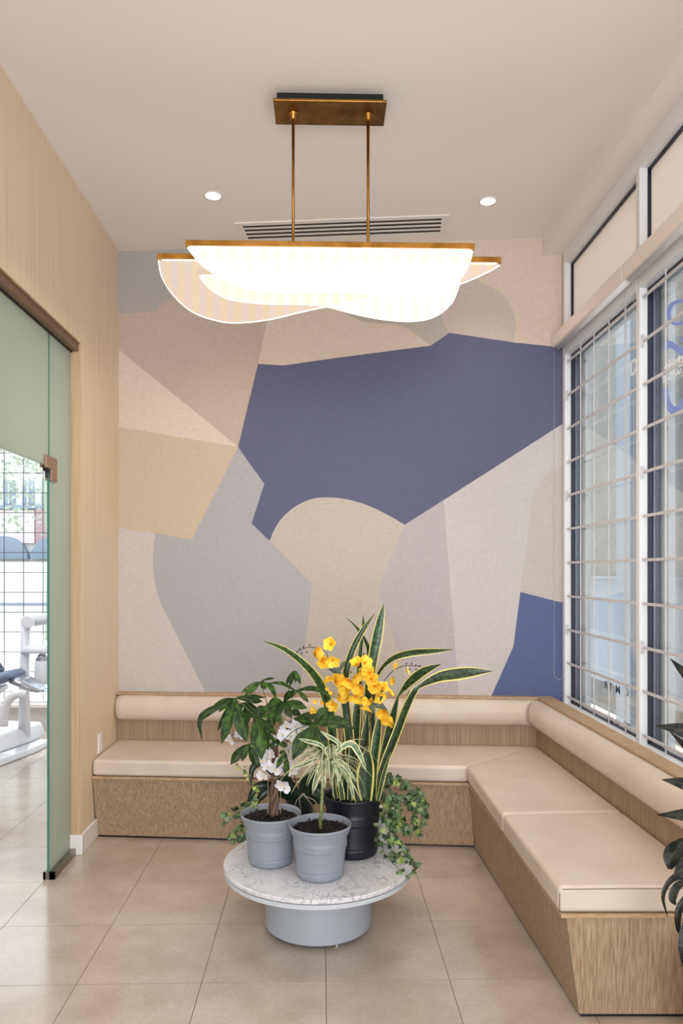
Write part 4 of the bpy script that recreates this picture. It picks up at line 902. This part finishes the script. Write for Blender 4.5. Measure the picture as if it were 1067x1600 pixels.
# ---------------------------------------------------------------- variegated dracaena in the front pot
DX, DY = -.009, Yz(-.009, 3.0)
dr = thing('potted_dracaena', 'small variegated dracaena with drooping striped leaves in the front grey pot', 'plant', (DX, DY, TZ))
pot(dr, DX, DY, TZ, .126, .097, .208, 'pot_grey')
part('cane', MB().tube([at(x, y, 2.98) for x, y in ((500, 1297), (501, 1275), (503, 1250), (504, 1228), (508, 1205), (512, 1185))], [.0075, .007, .0068, .0068, .006, .004], 10), 'cane', dr, smooth=True)
def droop(root, az, el, L_, w, g, n=12):
    d = Vector((math.cos(az) * math.cos(el), math.sin(az) * math.cos(el), math.sin(el))); p = Vector(root); P = [p.copy()]
    st = L_ / n
    for i in range(n):
        p = p + d * st; P.append(p.copy()); d = (d + Vector((0, 0, -g / n))).normalized()
    return P
for k in range(72):
    up = k % 3
    c = at(R.uniform(506, 518), R.uniform(1172, 1192) + (10 if up == 2 else 0), 2.98)
    az = k * 2.399 + R.uniform(-.3, .3); el = R.uniform(-.1, 1.0); L_ = R.uniform(.14, .25); w = R.uniform(.005, .010)
    P = droop(c, az, el, L_, w, R.uniform(1.1, 2.6)); P2 = [P[i] for i in (0, 3, 6, 9, 12)]
    nn = Vector((math.cos(az) * .3, math.sin(az) * .3, 1))
    part('leaf', leaf_mb(P2, [w * .6, w, w, w * .7, .0006], lambda u, az=az: Vector((math.cos(az) * u * 1.2, math.sin(az) * u * 1.2 - .25, 1 - .6 * u)).normalized(), .15, 5, 10), 'draca', dr, smooth=True, fixn=False)
for pts, w in (([(513, 1185), (545, 1162), (560, 1175), (573, 1206)], 10), ([(512, 1185), (530, 1172), (528, 1160), (512, 1150), (500, 1142)], 6), ([(510, 1180), (502, 1165), (480, 1158), (466, 1154)], 6), ([(514, 1185), (512, 1172), (515, 1165)], 9), ([(500, 1185), (485, 1190), (472, 1196), (458, 1200)], 5), ([(505, 1190), (498, 1205), (492, 1225), (488, 1240)], 8), ([(516, 1190), (518, 1205), (517, 1228)], 9), ([(520, 1188), (530, 1205), (526, 1230)], 8), ([(503, 1188), (500, 1200), (497, 1222)], 9), ([(520, 1185), (538, 1195), (556, 1222)], 7), ([(518, 1190), (540, 1205), (550, 1232), (550, 1252)], 5), ([(500, 1220), (504, 1215), (507, 1232)], 8)):
    pxleaf(dr, pts, [3] + [w] * (len(pts) - 2) + [.5], 2.93, 'draca', fold=.2, tilt=R.uniform(-.3, .3))
# ---------------------------------------------------------------- ivies
def ivy_mesh(name, m):
    out = [(0, 0), (.22, -.12), (.52, .02), (.36, .22), (.60, .46), (.28, .46), (.10, .72), (0, 1.0), (-.10, .72), (-.28, .46), (-.60, .46), (-.36, .22), (-.52, .02), (-.22, -.12)]
    vs = [(x, y, .12 * abs(x) - .1 * y * y) for x, y in out] + [(0, .3, -.04)]; n = len(out)
    return MB().add(vs, [(i, (i + 1) % n, n) for i in range(n)], 0, [(.5 + x * .5, y) for x, y in out] + [(.5, .3)]).mesh(name, m, True)
IV = ivy_mesh('leaf', 'ivy'); IVP = ivy_mesh('leaf', 'ivy_pale')
def vine(parent, pts, zc, size=(8, 14), gap=6.0, pale=.15, jit=6):
    def fix(a, b_, z):
        if b_ > VY + 60: z = min(z, 1.213 * F / (b_ - VY))
        return at(a, b_, z)
    sm_ = spl([(a, b_, 0) for a, b_ in pts], max(10, len(pts) * 6)); Z = zc
    part('vine', MB().tube([fix(v.x, v.y, Z) for v in sm_], .0011, 4), 'twig' if R.random() < .5 else 'stem', parent, smooth=True)
    d = 0; L_ = sum((Vector(sm_[i + 1]) - Vector(sm_[i])).length for i in range(len(sm_) - 1)); n = int(L_ / gap)
    for k in range(n):
        v = sm_[min(len(sm_) - 1, int((k + .5) / n * len(sm_)))]; a, b_ = v.x + R.gauss(0, jit * .6), v.y + R.gauss(0, jit * .5)
        p = fix(a, b_, Z + R.uniform(-.04, .03)); s_ = R.uniform(*size) * Z / F
        o = bpy.data.objects.new('leaf', IVP if R.random() < pale else IV); C.objects.link(o); o.parent = parent
        rm = Matrix.Rotation(R.uniform(-.7, .7), 3, 'Z') @ Matrix.Rotation(PI / 2 + R.uniform(-.9, .5), 3, 'X') @ Matrix.Rotation(PI + R.uniform(-1.4, 1.4), 3, 'Z')
        o.location = p - parent.location; o.rotation_euler = rm.to_euler(); o.scale = (s_, s_, s_)
IX, IY = .272, Yz(.272, 3.36)
iv = thing('potted_ivy', 'trailing ivy in a small white pot spilling over the right edge of the table', 'plant', (IX, IY, TZ))
pot(iv, IX, IY, TZ, .055, .042, .15, 'pot_white', ridges=False)
for pts, z in (([(598, 1250), (604, 1225), (612, 1212), (625, 1224), (640, 1232), (655, 1240), (661, 1252)], 3.30), ([(598, 1250), (615, 1243), (635, 1243), (652, 1252), (662, 1268), (655, 1288), (650, 1302)], 3.26), ([(600, 1248), (618, 1246), (626, 1262), (628, 1284), (634, 1302)], 3.26), ([(597, 1245), (601, 1265), (597, 1285), (592, 1300), (594, 1318), (608, 1342), (624, 1358), (640, 1366)], 3.12), ([(600, 1270), (612, 1286), (618, 1308), (632, 1324), (645, 1345), (652, 1358)], 3.2), ([(602, 1245), (612, 1262), (622, 1282), (630, 1298)], 3.22), ([(602, 1235), (608, 1255), (614, 1280), (620, 1296)], 3.24), ([(625, 1250), (640, 1262), (648, 1285), (645, 1298)], 3.27), ([(610, 1250), (630, 1250), (648, 1246), (660, 1262)], 3.3), ([(604, 1300), (612, 1310), (616, 1330), (622, 1342)], 3.16), ([(612, 1330), (628, 1340), (645, 1352)], 3.14), ([(605, 1215), (620, 1222), (636, 1216)], 3.3)):
    vine(iv, pts, z, gap=4.6 if z > 3.15 else 8)
JX, JY = -.305, Yz(-.305, 3.33)
il = thing('potted_small_ivy', 'small dark ivy peeking out behind the left grey pot', 'plant', (JX, JY, TZ))
pot(il, JX, JY, TZ, .05, .04, .13, 'pot_white', ridges=False)
for pts, pale in (([(395, 1255), (380, 1262), (365, 1266), (352, 1270), (347, 1276)], .1), ([(392, 1262), (375, 1270), (360, 1280), (352, 1283)], .1), ([(388, 1275), (378, 1294), (366, 1304), (358, 1309)], .1), ([(387, 1285), (382, 1304), (370, 1312)], .1), ([(392, 1255), (386, 1265), (382, 1290)], .3), ([(392, 1300), (380, 1308), (362, 1312)], 0)):
    vine(il, pts, 3.25, size=(7, 12), gap=4.5, pale=pale, jit=5)
vine(il, [(400, 1255), (398, 1238), (396, 1225), (388, 1212), (380, 1204), (371, 1192), (371, 1165)], 3.24, size=(4, 7), gap=5, pale=.95, jit=5)
vine(il, [(400, 1255), (398, 1240), (402, 1232)], 3.24, size=(5, 9), gap=3, pale=.4, jit=6)
# ---------------------------------------------------------------- rubber plant on the right
QX, QY = 1.25, 2.12
rp = thing('potted_rubber_plant', 'dark-leaved rubber plant at the right edge beside the end of the bench', 'plant', (QX, QY, 0))
pot(rp, QX, QY, 0, .17, .13, .30, 'pot_black')
part('trunk', MB().tube([(QX, QY, .26), (QX - .01, QY + .01, .7), (QX + .01, QY, 1.15), (QX, QY, 1.5)], [.016, .013, .010, .006], 8), 'bark', rp, smooth=True)
RL = [([(1120, 1105), (1085, 1068), (1065, 1048), (1047, 1029)], [6, 22, 13, 1]), ([(1130, 1175), (1095, 1152), (1060, 1140), (1024, 1134)], [6, 30, 20, 1]), ([(1120, 1215), (1085, 1185), (1066, 1162), (1046, 1143)], [5, 14, 9, 1]),
      ([(1130, 1235), (1100, 1232), (1066, 1224), (1034, 1218)], [6, 28, 19, 1]), ([(1130, 1265), (1095, 1272), (1060, 1273), (1026, 1273)], [6, 26, 16, 1]), ([(1080, 1315), (1066, 1322), (1050, 1337), (1046, 1358)], [10, 26, 31, 6]),
      ([(1110, 1330), (1085, 1345), (1066, 1358), (1052, 1372)], [8, 34, 26, 3]), ([(1110, 1372), (1075, 1366), (1048, 1374), (1035, 1400), (1043, 1433)], [8, 14, 10, 7, 1]), ([(1075, 1375), (1057, 1385), (1050, 1403), (1056, 1414)], [6, 12, 12, 2]),
      ([(1110, 1385), (1078, 1398), (1060, 1420), (1058, 1445), (1062, 1462)], [6, 14, 13, 10, 1]), ([(1110, 1420), (1085, 1435), (1072, 1470), (1066, 1510)], [6, 26, 26, 2]), ([(1120, 1330), (1090, 1320), (1068, 1318), (1058, 1328)], [6, 18, 12, 2]), ([(1110, 1180), (1085, 1178), (1068, 1182)], [6, 26, 4])]
for k, (pts, ws) in enumerate(RL):
    n = len(pts); pxleaf(rp, pts, ws, [2.15 + .03 * math.sin(k * 1.7)] * n, 'rubber', fold=.18, tilt=R.uniform(-.2, .2), n=16)
for k in range(12):
    a = R.uniform(-1.4, 1.6); z = .5 + k * .085; c = Vector((QX, QY, z)); P = droop(c, a, .6, .19, .1, 1.6, 12)
    part('leaf', leaf_mb([P[i] for i in (0, 3, 6, 9, 12)], [.006, .045, .065, .05, .001], Vector((0, 0, 1)), .15), 'rubber', rp, smooth=True, fixn=False)
# ================================================================== TREATMENT ROOM FURNITURE
dc = thing('dental_chair', 'white and slate-blue dental chair seen through the doorway', 'dental chair', (-2.7, 5.9, 0))
part('base_plate', slab([(-3.0, 5.35), (-2.55, 5.45), (-2.36, 6.22), (-2.34, 6.5), (-2.9, 6.6), (-3.1, 6.3)], [(-2.98, 5.38), (-2.57, 5.48), (-2.38, 6.24), (-2.36, 6.48), (-2.9, 6.58), (-3.08, 6.3)], 0, .055), 'chairwhite', dc, bevel=.015, seg=3)
part('base_housing', slab([(-2.95, 5.55), (-2.66, 5.6), (-2.45, 6.35), (-2.42, 6.62), (-2.9, 6.7), (-3.0, 6.3)], [(-2.93, 5.7), (-2.70, 5.75), (-2.5, 6.37), (-2.45, 6.58), (-2.9, 6.66), (-2.98, 6.3)], .055, .19), 'chairwhite', dc, bevel=.03, seg=3)
part('lift_arm', MB().tube([(-2.75, 5.7, .12), (-2.78, 5.9, .35), (-2.8, 6.0, .5)], [.09, .08, .09], 10), 'chairmetal', dc, smooth=True)
def pad(name, rings, m, parent): return part(name, MB().loft(rings), m, parent, smooth=True)
def ring(cx, cy, cz, w, t, n=16, tilt=0):
    """rounded section across X (width w) with thickness t"""
    o = []
    for k in range(n):
        a = 2 * PI * k / n; x = w / 2 * (abs(math.cos(a)) ** .5) * (1 if math.cos(a) > 0 else -1); z = t / 2 * (abs(math.sin(a)) ** .7) * (1 if math.sin(a) > 0 else -1)
        o.append((cx + x, cy - z * tilt, cz + z))
    return o
def ringY(cx, cz, cy, w, t, n=16, tl=0):
    o = []
    for k in range(n):
        a = 2 * PI * k / n; y = w / 2 * (abs(math.cos(a)) ** .5) * (1 if math.cos(a) > 0 else -1); z = t / 2 * (abs(math.sin(a)) ** .7) * (1 if math.sin(a) > 0 else -1)
        o.append((cx + z * tl, cy + y, cz + z))
    return o
yc = 6.05
pad('seat', [ringY(x, z, yc, w, t) for x, z, w, t in ((-3.6, .60, .5, .10), (-3.2, .55, .52, .13), (-2.9, .56, .5, .14), (-2.65, .62, .46, .12), (-2.48, .67, .38, .08), (-2.44, .67, .3, .02))], 'upholstery', dc)
pad('seat_shell', [ringY(x, z, yc, w, t) for x, z, w, t in ((-3.6, .52, .46, .08), (-3.0, .44, .48, .12), (-2.8, .46, .46, .12), (-2.6, .55, .36, .06))], 'chairwhite', dc)
pad('leg_rest', [ringY(x, z, yc, w, t) for x, z, w, t in ((-2.46, .645, .3, .07), (-2.36, .60, .28, .07), (-2.27, .555, .2, .05), (-2.245, .545, .16, .02))], 'chairmetal', dc)
pad('backrest', [ringY(x, z, yc - .05, w, t) for x, z, w, t in ((-3.1, .62, .4, .18), (-2.85, .74, .46, .22), (-2.68, .76, .4, .17), (-2.60, .70, .3, .06))], 'navyrim', dc)
part('armrest', MB().tube(spl([(-2.26, 5.72, .56), (-2.31, 5.70, .57), (-2.38, 5.70, .52), (-2.41, 5.70, .42), (-2.415, 5.70, .33)], 16), .034, 12), 'chairwhite', dc, smooth=True)
du = thing('dental_delivery_unit', 'white post with articulated arm, cup and water bottle beside the dental chair', 'dental unit', (-2.5, 6.3, 0))
ux = -2.515
part('post', MB().tube([(ux, 6.35, .1), (ux, 6.35, .6), (ux + .01, 6.35, 1.085)], [.048, .042, .036], 14), 'chairwhite', du, smooth=True)
part('joint', MB().tube([(ux + .055, 6.26, 1.08), (ux + .055, 6.44, 1.08)], .055, 16), 'chairwhite', du, bevel=.01)
part('arm', MB().tube([(ux + .06, 6.35, 1.08), (ux + .30, 6.35, 1.12), (ux + .6, 6.35, 1.16)], [.048, .05, .045], 12), 'chairwhite', du, smooth=True)
part('bottle_bracket', MB().loft([[(ux + .12 + .15 * r * math.cos(t), 6.33 + .07 * r * math.sin(t), .835 + z) for t in [2 * PI * k / 24 for k in range(24)]] for r, z in ((.95, -.02), (1, 0), (.9, .025), (.55, .045), (.1, .05))]), 'chairwhite', du, smooth=True)
bt = part('water_bottle', MB().lathe([(.045, .55), (.058, .56), (.064, .62), (.062, .70), (.052, .75), (.03, .78), (.024, .82)], (ux + .155, 6.33, 0), 24), 'chairwhite', du, smooth=True)
part('bottle_collar', MB().lathe([(.052, .752), (.055, .76), (.035, .79), (.034, .80)], (ux + .155, 6.33, 0), 24), 'chairmetal', bt, smooth=True)
dl = thing('dental_lamp', 'white operating lamp head at the left picture edge above the dental chair', 'lamp', (-2.75, 5.6, 2.0))
part('lamp_head', MB().loft([[(-2.62 + x + .10 * r * math.cos(t), 5.7 + .12 * r * math.sin(t), z) for t in [2 * PI * k / 18 for k in range(18)]] for x, z, r in ((-.03, 2.1, .4), (0, 2.05, .85), (.01, 1.97, 1), (.015, 1.92, .9), (.015, 1.91, .3))]), 'chairwhite', dl, smooth=True)
part('lamp_handle', MB().tube(spl([(-2.64, 5.7, 1.60), (-2.56, 5.7, 1.63), (-2.53, 5.7, 1.69), (-2.57, 5.7, 1.75), (-2.66, 5.7, 1.78)], 14), .012, 8), 'chairwhite', dl, smooth=True)
part('lamp_arm', MB().tube([(-2.66, 5.7, 2.08), (-2.9, 5.72, 2.25), (-3.1, 5.75, 2.8)], .025, 8), 'chairwhite', dl, smooth=True)
